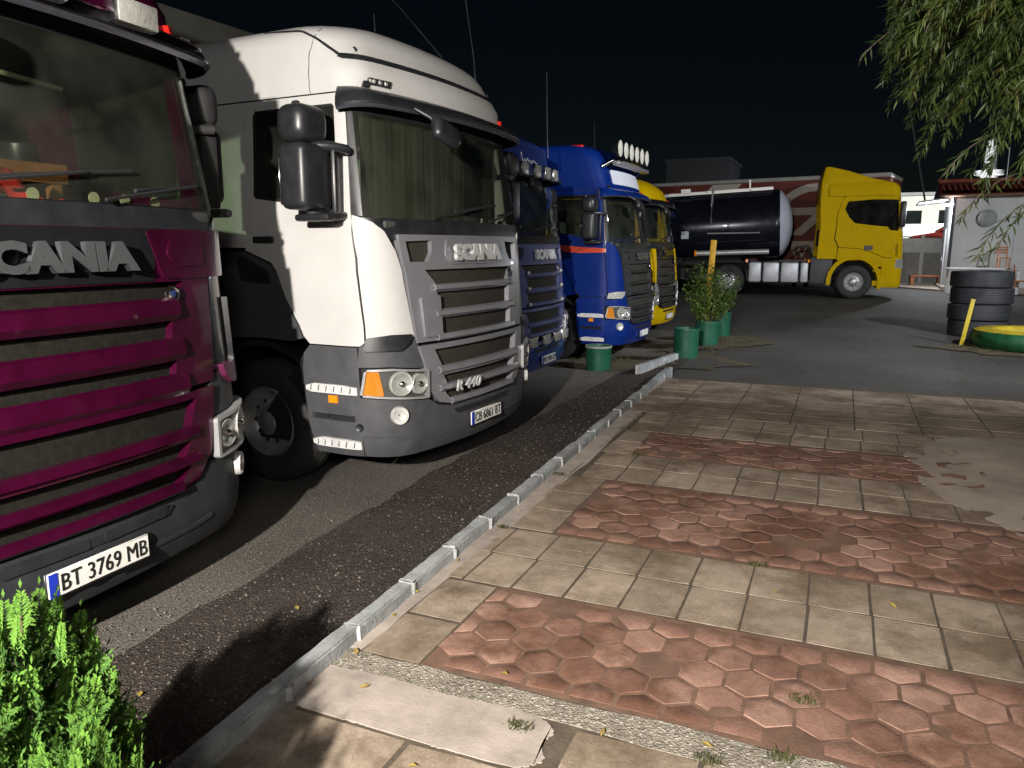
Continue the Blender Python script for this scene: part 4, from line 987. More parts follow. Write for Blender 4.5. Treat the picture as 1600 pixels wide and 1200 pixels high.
ob('side_stripe', CB.panel([CB.pts([('u', -0.36, 1.97), ('u', -0.36, 1.91), ('u', -0.8, 1.90), ('u', -1.42, 1.93), ('u', -1.42, 2.06), ('u', -0.8, 2.0)])], 0.004, 0.006, 0, .2, .2), stripe_m, TB)
ob('roof_marker', box((-1.0, -0.92, 3.70), (0.22, 0.10, 0.05), 0.015, 2), red_lens, TB)
# yellow row truck: yellow side pillars of the grille, dark lower insert
for sg in (1, -1):
    ob('grille_side', CY.panel([CY.pts([('v', 0.99, 1.93), ('v', 0.80, 1.93), ('v', 0.86, 1.2), ('v', 0.93, 1.2)], sg)], 0.03, 0.03), yellow, TY)
    ob('corner_lamp', CY.panel([CY.pts([('v', 0.85, 1.18), ('q', 1.4, 1.20), ('q', 1.4, 1.02), ('v', 0.82, 1.0)], sg)], 0.05, 0.02), silver_paint, TY)

# box trailer behind the white truck
tr = thing('semi_trailer', 'tall grey box trailer coupled behind the white truck', 'trailer', (-2.752, 5.841, 0), -0.068)
trm = pm('trailer_grey', (0.045, 0.046, 0.040), 0.6, var=0.15, scale=2)
ob('trailer_box', box((-9.4, 0, 2.62), (13.0, 2.55, 2.75), 0.03, 2), trm, tr)
ob('roof_rail', box((-9.4, -1.262, 3.97), (13.0, 0.06, 0.07), 0.01, 1), silver_paint, tr)
ob('trailer_frame', box((-9.6, 0, 1.12), (12.0, 1.0, 0.22)), matt_black, tr)
for u in (-11.2, -12.5, -13.8):
    for sg in (1, -1): wheel(tr, u, 1.0 * sg, 0.5, 0.38, n=24)
# ------------------------------------------------------------------ yellow tractor with the dark tank, seen from the side
NG = [(0.34, -0.03, 1.2, 0.34), (0.45, 0.0, 1.24, 0.34), (1.15, 0.0, 1.245, 0.34), (1.35, -0.01, 1.235, 0.32), (2.0, -0.05, 1.225, 0.28), (2.15, -0.07, 1.22, 0.24),
      (2.9, -0.17, 1.19, 0.22), (3.05, -0.18, 1.185, 0.22), (3.3, -0.22, 1.17, 0.25), (3.42, -0.32, 1.13, 0.28), (3.48, -0.45, 1.07, 0.32), (3.51, -0.62, 0.98, 0.36), (3.525, -0.8, 0.86, 0.36)]
c = Cab(None, rear=-2.25, dq=0.2, dz=0.15, table=NG)
tx, ty, tyaw = 1.62, 27.0, R(5)
tz = gz(1.0, 26) + 0.0
TT = thing('semi_truck', 'yellow truck seen from the side, pulling the dark tank', 'truck', (tx, ty, tz), tyaw)
ob('inner_shell', c.panel([[(-2.9, 1.2), (2.9, 1.2), (4.0, 1.6), (4.0, 2.1), (-4.0, 2.1), (-4.0, 1.6)]], -0.05, 0.01, 0, .3, .3), matt_black, TT)
ob('roof', c.loft(3.06, 3.525), yellow, TT)
defl = [(-0.55, 3.46), (-1.05, 3.56), (-1.75, 3.80), (-2.25, 3.93), (-2.42, 3.94), (-2.50, 3.5), (-2.52, 2.9), (-2.25, 2.9), (-2.2, 3.4)]
ob('roof_deflector', prism(defl, -1.12, 1.12, 'Y', 0.05), yellow, TT)
ob('windscreen', c.panel([c.pts([('q', -1.6, 3.02), ('q', 1.6, 3.02), ('q', 1.7, 2.05), ('q', -1.7, 2.05)])], 0.0, 0.01), cab_glass, TT)
ob('front_panel', c.panel([c.pts([('q', -1.95, 2.03), ('q', 1.95, 2.03), ('q', 1.95, 1.2), ('q', -1.95, 1.2)])], 0.0, 0.03), yellow, TT)
ob('front_header', c.panel([c.pts([('q', -1.9, 3.06), ('q', 1.9, 3.06), ('q', 1.9, 3.025), ('q', -1.9, 3.025)])], 0.0, 0.03), yellow, TT)
ob('bumper', c.panel([c.pts([('q', -2.25, 1.18), ('q', 2.25, 1.18), ('q', 2.25, 0.36), ('q', -2.25, 0.36)])], 0.0, 0.04), yellow, TT)
for sg in (1, -1):
    d = ob('door', c.panel([c.pts([('u', -0.26, 3.05), ('u', -0.22, 2.05), ('u', -0.2, 1.25), ('u', -0.62, 1.25), ('u', -0.95, 1.40), ('u', -1.35, 1.52), ('u', -1.90, 1.55), ('u', -2.02, 1.8), ('u', -2.0, 2.5), ('u', -1.86, 2.95), ('u', -1.8, 3.05)], sg),
        c.pts([('u', -0.34, 2.93), ('u', -1.05, 2.95), ('u', -1.72, 2.90), ('u', -1.80, 2.68), ('u', -1.66, 2.42), ('u', -1.5, 2.26), ('u', -1.0, 2.19), ('u', -0.60, 2.15), ('u', -0.52, 2.05), ('u', -0.30, 2.02)], sg)], 0.0, 0.04), yellow, TT)
    ob('side_window', c.panel([c.pts([('u', -0.32, 2.94), ('u', -1.05, 2.96), ('u', -1.74, 2.91), ('u', -1.82, 2.68), ('u', -1.67, 2.40), ('u', -1.5, 2.24), ('u', -0.60, 2.13), ('u', -0.52, 2.03), ('u', -0.28, 2.0)], sg)], -0.02, 0.01), glass_mat('smoked_glass', (0.10, 0.12, 0.12), 1.0), d)
    ob('rear_side', c.panel([c.pts([('u', -1.83, 3.05), ('u', -2.02, 2.5), ('u', -2.05, 1.8), ('u', -1.94, 1.56), ('u', -1.96, 1.2), ('u', -2.5, 1.2), ('u', -2.5, 3.05)], sg)], 0.0, 0.04), yellow, TT)
    ob('lower_side', c.panel([c.pts([('u', -0.24, 1.235), ('u', -0.63, 1.235), ('u', -0.96, 1.385), ('u', -1.35, 1.505), ('u', -1.92, 1.535), ('u', -1.945, 1.18), ('u', -1.8, 1.15), ('u', -1.1, 1.18), ('u', -0.24, 1.12)], sg)], -0.004, 0.03), yellow, TT)
    ob('mirror', box((-0.24, -1.36 * sg, 2.5), (0.16, 0.2, 0.75), 0.05, 2), black_plastic, TT)
    ob('side_vent', box((-1.08, -1.235 * sg, 1.53), (0.24, 0.02, 0.14), 0.005, 1), black_plastic, TT)
    ob('round_badge', lathe([(0, 0.012), (0.085, 0.012), (0.09, 0)], 16, 'Y', c=(-0.42, -1.235 * sg, 1.50)), pm('badge_red', (0.45, 0.12, 0.05), 0.5), TT)
    ob('step_panel', boxes([((-0.66, -1.20 * sg, 0.48), (0.50, 0.06, 0.16), 0.02, 2), ((-0.72, -1.20 * sg, 0.86), (0.38, 0.06, 0.10), 0.02, 2), ((-0.56, -1.19 * sg, 0.68), (0.24, 0.05, 0.36), 0.02, 2), ((-0.66, -1.20 * sg, 1.08), (0.6, 0.06, 0.22), 0.02, 2)]), yellow, TT)
    # wheel-arch lip
    bm = bmesh.new(); prev = None
    for k in range(17):
        a = R(-14 + 200 * k / 16)
        cur = [bm.verts.new((-1.42 + rr * math.cos(a), -sg * vv, 0.5 + rr * math.sin(a) * 1.06)) for rr, vv in ((0.78, 1.265), (0.66, 1.265), (0.63, 0.9), (0.76, 0.9))]
        if prev:
            for i in range(4): bm.faces.new((prev[i], prev[(i + 1) % 4], cur[(i + 1) % 4], cur[i]))
        prev = cur
    bmesh.ops.recalc_face_normals(bm, faces=bm.faces[:]); ob('wheel_arch', bm_mesh(bm, 40), yellow, TT)
    h = ob('headlight', c.panel([c.pts([('v', 0.85, 1.18), ('u', -0.30, 1.2), ('u', -0.32, 0.95), ('v', 0.85, 0.92)], sg)], 0.01, 0.02), lamp_dish, TT)
    ob('lens', c.panel([c.pts([('v', 0.86, 1.17), ('u', -0.29, 1.19), ('u', -0.31, 0.96), ('v', 0.86, 0.93)], sg)], 0.02, 0.004), lens_clear, h)
    wheel(TT, -1.42, 1.06 * sg, 0.51, 0.32, n=32)
    wheel(TT, -5.10, 0.98 * sg, 0.51, 0.52, deep=True, n=32)
    ob('chassis_skirt', box((-2.35, -1.12 * sg, 0.85), (0.62, 0.08, 0.78), 0.02, 2), grey_plastic, TT)
    for k, (u0, u1) in enumerate(((-2.72, -2.95), (-3.0, -3.52), (-3.57, -4.05), (-4.10, -4.48))):
        ft = ob('fuel_tank', box(((u0 + u1) / 2, -0.95 * sg, 0.78), (u0 - u1, 0.5, 0.62), 0.06, 2), MATS['tank_alloy'], TT)
    for u in (-2.72, -4.55): ob('side_marker', box((u, -1.2 * sg, 1.13), (0.07, 0.04, 0.10), 0.01, 1), amber, TT)
    ob('chassis_rail', box((-3.6, 0.42 * sg, 0.95), (4.6, 0.09, 0.27)), matt_black, TT)
ob('mudguard', box((-5.1, 0, 1.08), (1.25, 2.3, 0.06), 0.02, 1), matt_black, TT)
ob('seat', box((-1.45, 0, 2.2), (0.18, 1.7, 0.85), 0.06, 2), seat_mat, TT)
ob('engine_block', box((-1.2, 0, 0.85), (1.9, 1.0, 0.7), 0.05), matt_black, TT)
ob('catwalk_pipe', tube([(-2.6, -0.75, 1.15), (-2.75, -0.8, 1.6), (-3.1, -0.85, 1.55), (-3.3, -0.85, 1.35)], 0.03, 8), matt_black, TT)

tank_m = pm('dark_tank_paint', (0.011, 0.013, 0.022), 0.22, metal=0.5, var=0.15, scale=3, coat=0.4, bump=0.03, bscale=5)
tank_end = pm('tank_end_paint', (0.52, 0.55, 0.64), 0.4, metal=0.2, var=0.08)
TK = thing('tank_trailer', 'dark blue cylindrical tank trailer behind the side-on yellow truck', 'trailer', (tx, ty, tz), tyaw)
tilt = R(-3.0)
def TL(x, z): return (-3.35 + x * math.cos(tilt), z + 2.36 + x * math.sin(-tilt))
tb = ob('tank_shell', lathe([(1.06, 0.0), (1.07, -0.06), (1.07, -10.0), (0.9, -10.35), (0, -10.5)], 48, 'X'), tank_m, TK, (-3.62, 0, 2.31), (0, tilt, 0))
tb['label'] = 'dark polished tank shell'
ob('tank_head', lathe([(0, 0.40), (0.35, 0.375), (0.7, 0.27), (0.95, 0.12), (1.055, 0.0)], 40, 'X'), tank_end, TK, (-3.62, 0, 2.31), (0, tilt, 0))
for k, u in enumerate((-0.1, -1.55, -3.3, -5.0, -6.7)):
    ob('tank_band', lathe([(1.072, 0.03), (1.084, 0.02), (1.084, -0.02), (1.072, -0.03)], 48, 'X'), tank_m, TK, (-3.62 + u * math.cos(tilt), 0, 2.31 - u * math.sin(tilt)), (0, tilt, 0))
rl = ob('top_walkway', boxes([((-5.2, 0, 1.13), (10.0, 0.5, 0.05)), ((-5.2, -0.45, 1.08), (10.0, 0.05, 0.07)), ((-0.9, -0.45, 1.22), (0.05, 0.05, 0.34)), ((-2.9, -0.45, 1.18), (0.3, 0.2, 0.14)), ((-4.9, -0.45, 1.15), (0.4, 0.2, 0.10))]), pm('galvanised', (0.5, 0.5, 0.5), 0.45, metal=0.6, var=0.15), TK, (-3.62, 0, 2.31), (0, tilt, 0))
ob('tank_ladder', tube([(-5.7, -1.085, 2.3), (-5.7, -1.10, 2.9), (-5.7, -0.8, 3.42)], 0.03, 6), MATS['galvanised'], TK)
ob('warning_placard', box((-6.5, -1.08, 1.93), (0.24, 0.02, 0.24), 0.004, 1), pm('placard_grey', (0.35, 0.38, 0.42), 0.5, var=0.4, scale=30), TK)
ob('hose_tube', tube([(-6.1, -1.10, 1.35), (-3.9, -1.10, 1.42)], 0.085, 10), MATS['galvanised'], TK)
ob('hose_cap', lathe([(0, -0.02), (0.10, -0.02), (0.10, 0.05), (0, 0.05)], 14, 'X', c=(-6.15, -1.10, 1.35)), amber, TK)
ob('side_rail', tube([(-5.8, -1.07, 1.98), (-4.2, -1.07, 2.0)], 0.02, 6), MATS['galvanised'], TK)
ob('emblem_disc', lathe([(0.0, 0.012), (0.72, 0.012), (0.74, 0.0)], 36, 'Y', c=(-7.5, -1.02, 2.25)), pm('emblem_navy', (0.018, 0.034, 0.075), 0.3, var=0.3, scale=3), TK)
ob('trailer_frame', box((-9.5, 0, 1.12), (9.5, 1.0, 0.25)), matt_black, TK)
for u in (-10.5, -11.8, -13.1):
    for sg in (1, -1): wheel(TK, u, 1.0 * sg, 0.5, 0.38, n=24)

# red curtain-side trailer behind
red_curtain = pm('red_curtain', (0.12, 0.022, 0.014), 0.6, var=0.15, scale=2, bump=0.1, bscale=10)
pale_print = pm('pale_print', (0.40, 0.36, 0.31), 0.6, var=0.12, scale=3)
RT = thing('curtain_trailer', 'red and white curtain-sided trailer standing behind the tank', 'trailer', (1.25, 29.3, gz(1, 29)), R(-11))
ob('curtain_body', box((-6.75, 1.25, 2.45), (13.5, 2.5, 2.85), 0.02, 1), red_curtain, RT)
rf = ob('trailer_roof', box((-6.75, 1.25, 3.93), (13.56, 2.56, 0.14), 0.03, 1), pm('roof_rail_grey', (0.36, 0.36, 0.34), 0.5, metal=0.3, var=0.12), RT)
def rprint(poly): return ob('curtain_print', prism(poly, -0.012, -0.002, 'Y'), pale_print, RT)
rprint([(-6.1, 3.84), (-5.0, 3.84), (-5.9, 2.9), (-7.0, 2.9)])
arc = [(-2.35 + 1.55 * math.cos(R(a)), 2.2 + 1.55 * math.sin(R(a))) for a in range(20, 161, 10)] + [(-2.35 + 1.28 * math.cos(R(a)), 2.2 + 1.28 * math.sin(R(a))) for a in range(160, 19, -10)]
rprint(arc)
rprint([(-3.35, 2.92), (-1.9, 2.92), (-1.9, 2.72), (-2.75, 1.95), (-3.15, 1.95), (-2.40, 2.66), (-3.35, 2.66)])
rprint([(-3.1, 1.75), (-2.1, 1.75), (-2.1, 1.52), (-3.1, 1.52)])
m = text_mesh('W B', 0.5, 0.01, 0.006, 'Y'); ob('curtain_lettering', m, pale_print, RT, (-2.6, -0.006, 1.30))
ob('side_guard', box((-5, 0.02, 0.78), (8, 0.04, 0.12)), MATS['galvanised'], RT)
ob('side_rave', box((-6.75, -0.012, 1.02), (13.5, 0.03, 0.10)), MATS['galvanised'], RT)
for u in (-9.5, -10.8, -12.1):
    for v in (0.2, 2.3): wheel(RT, u, -v, 0.5, 0.36, n=20)
for v in (0.4, 2.1): ob('landing_leg', box((-3.0, v, 0.5), (0.12, 0.12, 1.0)), matt_black, RT)

# ------------------------------------------------------------------ kiosk, yard wall and what stands by it
wall_white = pm('kiosk_white_panel', (0.55, 0.56, 0.56), 0.6, var=0.08, scale=1.5, bump=0.05, bscale=30)
roof_red = pm('red_roof_tile', (0.26, 0.055, 0.03), 0.75, var=0.3, scale=6, bump=0.3, bscale=30)
kz = gz(4, 31)
K = thing('kiosk', 'white kiosk with red tiled roof and a lit lamp under its eave', 'kiosk', (3.35, 31.0, kz), R(-2))
ob('wall', box((3.5, 1.8, 1.62), (7.0, 3.6, 3.24)), wall_white, K)
ob('plinth', box((3.5, 1.8, 0.10), (7.3, 3.95, 0.12)), pm('plinth_concrete', (0.32, 0.27, 0.22), 0.9, var=0.2, scale=3), K)
ob('corner_post', box((0.03, -0.012, 1.65), (0.10, 0.06, 3.2)), grey_plastic, K)
for x in (1.9, 3.7, 5.5): ob('panel_joint', box((x, -0.006, 1.65), (0.03, 0.02, 3.2)), wall_white, K)
w = ob('door', box((-0.02, 2.3, 1.15), (0.05, 0.95, 2.1), 0.01, 1), pm('door_grey', (0.35, 0.35, 0.36), 0.5, var=0.1), K)
ob('door_handle', box((-0.07, 1.95, 1.1), (0.04, 0.03, 0.14)), chrome, w)
w = ob('window', box((3.1, -0.02, 2.55), (0.9, 0.06, 0.65), 0.01, 1), white_plain, K)
ob('pane', box((3.1, -0.055, 2.55), (0.8, 0.01, 0.55)), glass_mat('smoked_glass', (0.1, 0.12, 0.12)), w)
rf = ob('roof', prism([(-0.42, -0.45), (7.4, -0.45), (7.4, 4.05), (-0.42, 4.05)], 3.24, 3.30, 'Z'), pm('eave_wood', (0.16, 0.07, 0.035), 0.7, var=0.2), K)
tile = lathe([(0.075, 0.0), (0.085, 0.42)], 10, 'Y'); tile.materials.append(roof_red)
for r_ in range(5):
    for i in range(44):
        o = ob('roof_tile', tile, None, rf, (-0.36 + i * 0.176, -0.50 + r_ * 0.36, 3.36 + r_ * 0.085), (R(12), 0, 0)) if r_ < 3 else None
slope = ob('roof_slope', prism([(-0.5, 3.30), (1.8, 3.85), (4.1, 3.30)], -0.42, 7.4, 'X'), roof_red, rf)
ob('hip_ridge', tube([(-0.42, 1.8, 3.88), (7.4, 1.8, 3.88)], 0.09, 8), roof_red, rf)
AW = ob('awning', box((-0.62, 1.0, 3.12), (0.9, 2.6, 0.06), 0.01, 1, (0, R(-6), 0)), white_plain, K)
kl = ob('wall_lamp', box((-0.22, 0.10, 3.0), (0.24, 0.16, 0.08), 0.02, 2), white_plain, K)
ob('lamp_glass', box((-0.22, 0.10, 2.945), (0.20, 0.13, 0.03), 0.01, 1), pm('lamp_glow', (0.9, 0.9, 0.9), 0.3, emit=(0.85, 0.92, 1.0), estr=30.0), kl)
ld = bpy.data.lights.new('kiosk_lamp_light', 'POINT'); ld.energy = 420; ld.color = (0.88, 0.94, 1.0); ld.shadow_soft_size = 0.08
lo = bpy.data.objects.new('kiosk_lamp_light', ld); C.objects.link(lo); lo.parent = kl; lo.location = (-0.32, 0.05, 2.85)
lp = ob('small_lamp', lathe([(0, 0), (0.05, 0.0), (0.06, 0.05), (0, 0.07)], 12, 'Z', c=(-0.05, -0.08, 2.95)), pm('lamp_glow_violet', (0.9, 0.8, 0.9), 0.3, emit=(0.9, 0.75, 1.0), estr=8.0), K)
ob('satellite_dish', lathe([(0, 0), (0.15, 0.02), (0.28, 0.08), (0.285, 0.09), (0.15, 0.035), (0, 0.012)], 24, 'Y', c=(1.05, -0.2, 2.5)), pm('dish_grey', (0.28, 0.30, 0.30), 0.6), K)
ob('stove_pipe', tube([(1.6, 1.0, 3.4), (1.6, 1.0, 4.9)], 0.02, 8), MATS['galvanised'], K)
# low table and orange chair in front of it
TBL = thing('table', 'white table against the kiosk wall behind the tyre stack', 'table', (4.15, 29.9, gz(4, 30)))
ob('table_top', box((0.85, 0, 0.82), (2.1, 0.75, 0.05), 0.01, 1), white_plain, TBL)
for a, b in ((-0.12, -0.3), (-0.12, 0.3), (1.82, -0.3), (1.82, 0.3)): ob('leg', box((a, b, 0.40), (0.10, 0.06, 0.80), 0.01, 1), white_plain, TBL)
TBL.location.x = 3.42
orange_wood = pm('orange_wood', (0.42, 0.15, 0.045), 0.55, var=0.2, scale=10)
def chair(label, loc, rz, sc=1.0):
    t = thing('chair', label, 'chair', loc, rz); t.scale = (sc, sc, sc)
    ob('seat', box((0, 0, 0.45), (0.44, 0.44, 0.04), 0.01, 1), orange_wood, t)
    for a in (-0.19, 0.19):
        ob('leg', box((a, -0.19, 0.22), (0.045, 0.045, 0.44)), orange_wood, t)
        ob('back_leg', prism([(0.18, 0.0), (0.22, 0.0), (0.22, 0.46), (0.30, 0.98), (0.26, 0.98), (0.18, 0.46)], a - 0.022, a + 0.022, 'X'), orange_wood, t)
    for z, y in ((0.90, 0.265), (0.79, 0.248), (0.68, 0.23)): ob('back_slat', box((0, y, z), (0.38, 0.02, 0.075), 0.004, 1), orange_wood, t)
    return t
chair('orange wooden chair standing up on the white table', (4.85, 30.0, gz(4, 30) + 0.845), R(8), 0.75)
chair('reddish wooden chair at the right end of the white table', (5.35, 29.4, gz(4, 30)), R(80), 1.0)
BN = thing('bench', 'low reddish brown wooden bench by the kiosk corner', 'bench', (2.95, 33.8, gz(3, 34)), R(8))
ob('seat', box((0, 0, 0.42), (1.15, 0.36, 0.07), 0.01, 1), pm('bench_wood', (0.26, 0.085, 0.035), 0.6, var=0.25, scale=8), BN)
for a in (-0.48, 0.48): ob('leg', box((a, 0, 0.2), (0.12, 0.30, 0.39)), MATS['bench_wood'], BN)
ob('paved_apron', prism([(1.9, 32.6), (3.5, 30.4), (11, 30.4), (11, 36.2), (1.9, 36.2)], gz(3, 33) - 0.1, gz(3, 33) + 0.05, 'Z'), MATS['plinth_concrete'], None, kind='structure')
# concrete panel wall
YW = thing('yard_wall', 'grey concrete panel wall closing the yard behind the kiosk', 'wall', (0, 37.0, gz(2, 36)))
cw = pm('wall_concrete', (0.17, 0.155, 0.135), 0.9, var=0.25, scale=1.2, bump=0.3, bscale=25)
cw2 = pm('wall_coping', (0.36, 0.34, 0.31), 0.9, var=0.15, scale=2)
for i in range(14):
    x = -11 + 2.0 * i
    ob('wall_panel', box((x + 1.0, 0, 0.62), (1.88, 0.12, 1.24), 0.01, 1), cw, YW); ob('wall_panel', box((x + 1.0, 0, 1.57), (1.88, 0.10, 0.60), 0.01, 1), cw2, YW)
    ob('wall_post', box((x, 0, 1.0), (0.14, 0.2, 2.0), 0.01, 1), cw2, YW)
# far lorry and cars on the street above the wall
street_z = 1.75
ob('far_street', box((8, 50, street_z - 1.0), (90, 12, 2.0)), far_m, None, kind='structure')
def car(name, label, paint, x, y, rz, L, Wd, Hb, Hc, group=None, van=False):
    t = thing(name, label, 'car' if not van else 'lorry', (x, y, street_z), rz, group)
    if not van:
        pr = [(-L / 2, 0.32), (-L / 2 + 0.03, 0.75), (-L / 2 + 0.5, Hb), (-L / 2 + 0.9, Hb + 0.05), (-L / 2 + 1.5, Hc), (L / 2 - 1.9, Hc), (L / 2 - 1.15, Hb + 0.03), (L / 2 - 0.15, Hb - 0.14), (L / 2, 0.6), (L / 2, 0.30)]
        ob('body', prism(pr, -Wd / 2, Wd / 2, 'Y', 0.05), paint, t)
        for sg in (1, -1): ob('side_window', prism([(-L / 2 + 1.15, Hb + 0.06), (-L / 2 + 1.6, Hc - 0.08), (L / 2 - 1.95, Hc - 0.08), (L / 2 - 1.35, Hb + 0.06)], sg * Wd / 2 - 0.01, sg * Wd / 2 + 0.01, 'Y'), MATS['smoked_glass'], t)
        ob('windscreen', prism([(L / 2 - 1.84, Hc - 0.06), (L / 2 - 1.80, Hc - 0.04), (L / 2 - 1.12, Hb + 0.09), (L / 2 - 1.16, Hb + 0.05)], -Wd / 2 + 0.1, Wd / 2 - 0.1, 'Y'), MATS['smoked_glass'], t)
        ws = (-L / 2 + 0.8, L / 2 - 0.85); wr = 0.31
    else:
        pr = [(L / 2 - 1.9, 0.5), (L / 2 - 1.9, Hc), (L / 2 - 0.5, Hc), (L / 2 - 0.05, 1.45), (L / 2, 0.95), (L / 2, 0.4)]
        ob('cab', prism(pr, -Wd / 2, Wd / 2, 'Y', 0.06), paint, t)
        for sg in (1, -1): ob('side_window', prism([(L / 2 - 1.4, 1.45), (L / 2 - 1.4, Hc - 0.2), (L / 2 - 0.62, Hc - 0.2), (L / 2 - 0.28, 1.45)], sg * Wd / 2 - 0.01, sg * Wd / 2 + 0.01, 'Y'), MATS['smoked_glass'], t)
        ob('load_bed', box((-0.95, 0, 0.95), (L - 2.0, Wd, 0.65), 0.02, 1), white_plain, t)
        ws = (-L / 2 + 1.0, L / 2 - 0.95); wr = 0.38
    for u in ws:
        for sg in (1, -1):
            wo = ob('wheel', lathe([(wr * 0.6, -0.1), (wr, -0.09), (wr, 0.09), (wr * 0.6, 0.1)], 18, 'Y'), rubber, t, (u, sg * (Wd / 2 - 0.08), wr))
            ob('rim', lathe([(wr * 0.62, 0.08), (wr * 0.3, 0.1), (0, 0.1)] if sg > 0 else [(wr * 0.62, -0.08), (wr * 0.3, -0.1), (0, -0.1)], 14, 'Y'), rim_metal, wo)
    return t
car('pickup_lorry', 'pale blue lorry parked beyond the yard wall, right of the yellow cab', pm('pale_blue_paint', (0.20, 0.32, 0.62), 0.4, var=0.1), 3.0, 46.4, R(180), 5.2, 1.9, 0.9, 2.25, van=True)
car('parked_car', 'white car parked beyond the yard wall beside the pale blue lorry', white_paint, 5.25, 46.8, R(180), 4.2, 1.75, 0.85, 1.42)
car('parked_car', 'dark red car parked beyond the yard wall nearest the kiosk', pm('car_red', (0.28, 0.03, 0.02), 0.35, var=0.1), 5.1, 45.2, R(170), 4.0, 1.7, 0.8, 1.35)
FB = thing('far_building', 'brightly lit pale building beyond the parked cars', 'building', (6.0, 58, street_z))
ob('wall', box((0, 2, 1.7), (14, 4, 3.4)), pm('cream_wall', (0.72, 0.70, 0.58), 0.8, var=0.1, scale=1), FB)
for i in range(7): w = ob('window', box((-6 + 2 * i, -0.02, 1.9), (1.0, 0.08, 1.1)), MATS['smoked_glass'], FB)
ob('roof', box((0, 2, 3.5), (14.6, 4.6, 0.2)), MATS['wall_coping'], FB)
# white lit tower far behind the kiosk
TWR = thing('tower', 'slim white lit tower rising behind the kiosk roof', 'tower', (10.6, 76, 1.0))
tw_m = pm('tower_white', (0.8, 0.8, 0.8), 0.7, var=0.08)
ob('tower_shaft', lathe([(0.85, 0), (0.62, 6.9), (0.70, 7.0), (0.50, 7.1), (0.42, 8.5), (0.33, 9.4), (0.36, 9.5), (0.22, 9.6), (0.1, 9.9), (0, 10.0)], 20, 'Z'), tw_m, TWR)
td = bpy.data.lights.new('tower_light', 'SPOT'); td.energy = 40000; td.spot_size = R(70)
to = bpy.data.objects.new('tower_light', td); C.objects.link(to); to.parent = TWR; to.location = (-3.0, -7.0, 1.0); to.rotation_euler = (Vector((0, 0, 7.5)) - Vector(to.location)).to_track_quat('-Z', 'Y').to_euler()
ob('tower_lamp', box((-3.05, -7.1, 0.9), (0.4, 0.3, 0.2)), grey_plastic, TWR)
ob('tower_gallery', lathe([(0.55, 6.6), (1.1, 6.7), (1.1, 7.05), (0.6, 7.1)], 20, 'Z'), tw_m, TWR)
FBK = thing('dark_building', 'faint dark flat building far behind the red trailer', 'building', (-10.0, 60, 0.3))
ob('wall', box((0, 0, 3.75), (4.4, 6, 7.5)), pm('dark_wall', (0.014, 0.015, 0.017), 0.9, var=0.15), FBK)
ob('parapet', box((0, 0, 7.6), (4.6, 6.3, 0.25)), MATS['dark_wall'], FBK)
# slanted pole
PL = ob('leaning_pole', tube([(2.55, 31.5, 3.3), (1.2, 31.5, 9.0)], 0.035, 6), pm('pole_dark', (0.05, 0.055, 0.06), 0.7), None, None, None, None, 'thin leaning cable pole rising left of the kiosk roof', 'pole')

# ------------------------------------------------------------------ tyre stack, tyre planter, stake, buckets
worn_tyre = pm('worn_tyre', (0.028, 0.030, 0.036), 0.6, var=0.25, scale=5, bump=0.15, bscale=30)
def tyre_mesh(r, h, hole=0.55, n=44):
    tr = []
    for i in range(5):
        a, b = h * (0.10 + 0.16 * i), h * (0.10 + 0.16 * (i + 1)); tr += [(r, a), (r, b - h * 0.03), (r * 0.985, b - h * 0.025), (r * 0.985, b - h * 0.005)]
    return lathe([(r * hole, 0.03), (r * hole * 1.05, 0.0), (r * 0.86, 0.0), (r * 0.96, h * 0.02), (r * 0.99, h * 0.06)] + tr + [(r, h * 0.9), (r * 0.99, h * 0.94), (r * 0.96, h * 0.98), (r * 0.86, h), (r * hole * 1.05, h), (r * hole, h - 0.03), (r * hole, 0.03)], n, 'Z')
tyl = ['bottom tyre of the black stack, half hidden by the green planter', 'second tyre from the ground in the black stack', 'third tyre from the ground in the black stack', 'topmost tyre of the black stack']
zt = gz(2.5, 17.3)
for k in range(4):
    h = 0.315
    ob('tyre', tyre_mesh(0.545, h), worn_tyre, None, (2.53 + (0.015, -0.01, 0.012, -0.012)[k], 17.6, zt + k * (h + 0.004)), (0, 0, k), None, tyl[k], 'tyre', 'tyres in the black stack')
    tyre_inner = None
TPL = thing('tyre_planter', 'green tyre planter with a yellow rim in front of the tyre stack', 'planter', (3.12, 15.95, gz(3, 16)))
green_p = pm('green_paint', (0.010, 0.085, 0.030), 0.5, var=0.35, scale=6, bump=0.2, bscale=40)
yel_p = pm('yellow_rim_paint', (0.45, 0.34, 0.02), 0.55, var=0.25, scale=8)
ob('tyre_body', lathe([(0.70, 0.0), (0.86, 0.02), (0.93, 0.12), (0.93, 0.22), (0.88, 0.30), (0.80, 0.325)], 48, 'Z'), green_p, TPL)
ob('rim', lathe([(0.875, 0.302), (0.80, 0.328), (0.60, 0.325), (0.56, 0.29), (0.56, 0.1)], 48, 'Z'), yel_p, TPL)
ob('soil', lathe([(0.58, 0.2), (0.3, 0.24), (0, 0.25)], 30, 'Z'), dirt_m, TPL)
ob('wooden_stake', prism([(-0.035, -0.02), (0.035, -0.02), (0.035, 0.02), (-0.035, 0.02)], 0, 0.85, 'Z', 0.005), yel_p, None, (2.06, 15.9, gz(2, 16)), (0, R(8), 0), None, 'yellow wooden stake leaning beside the green tyre planter', 'stake')
bucket_g = pm('bucket_green', (0.008, 0.075, 0.042), 0.45, var=0.2, scale=5, coat=0.2)
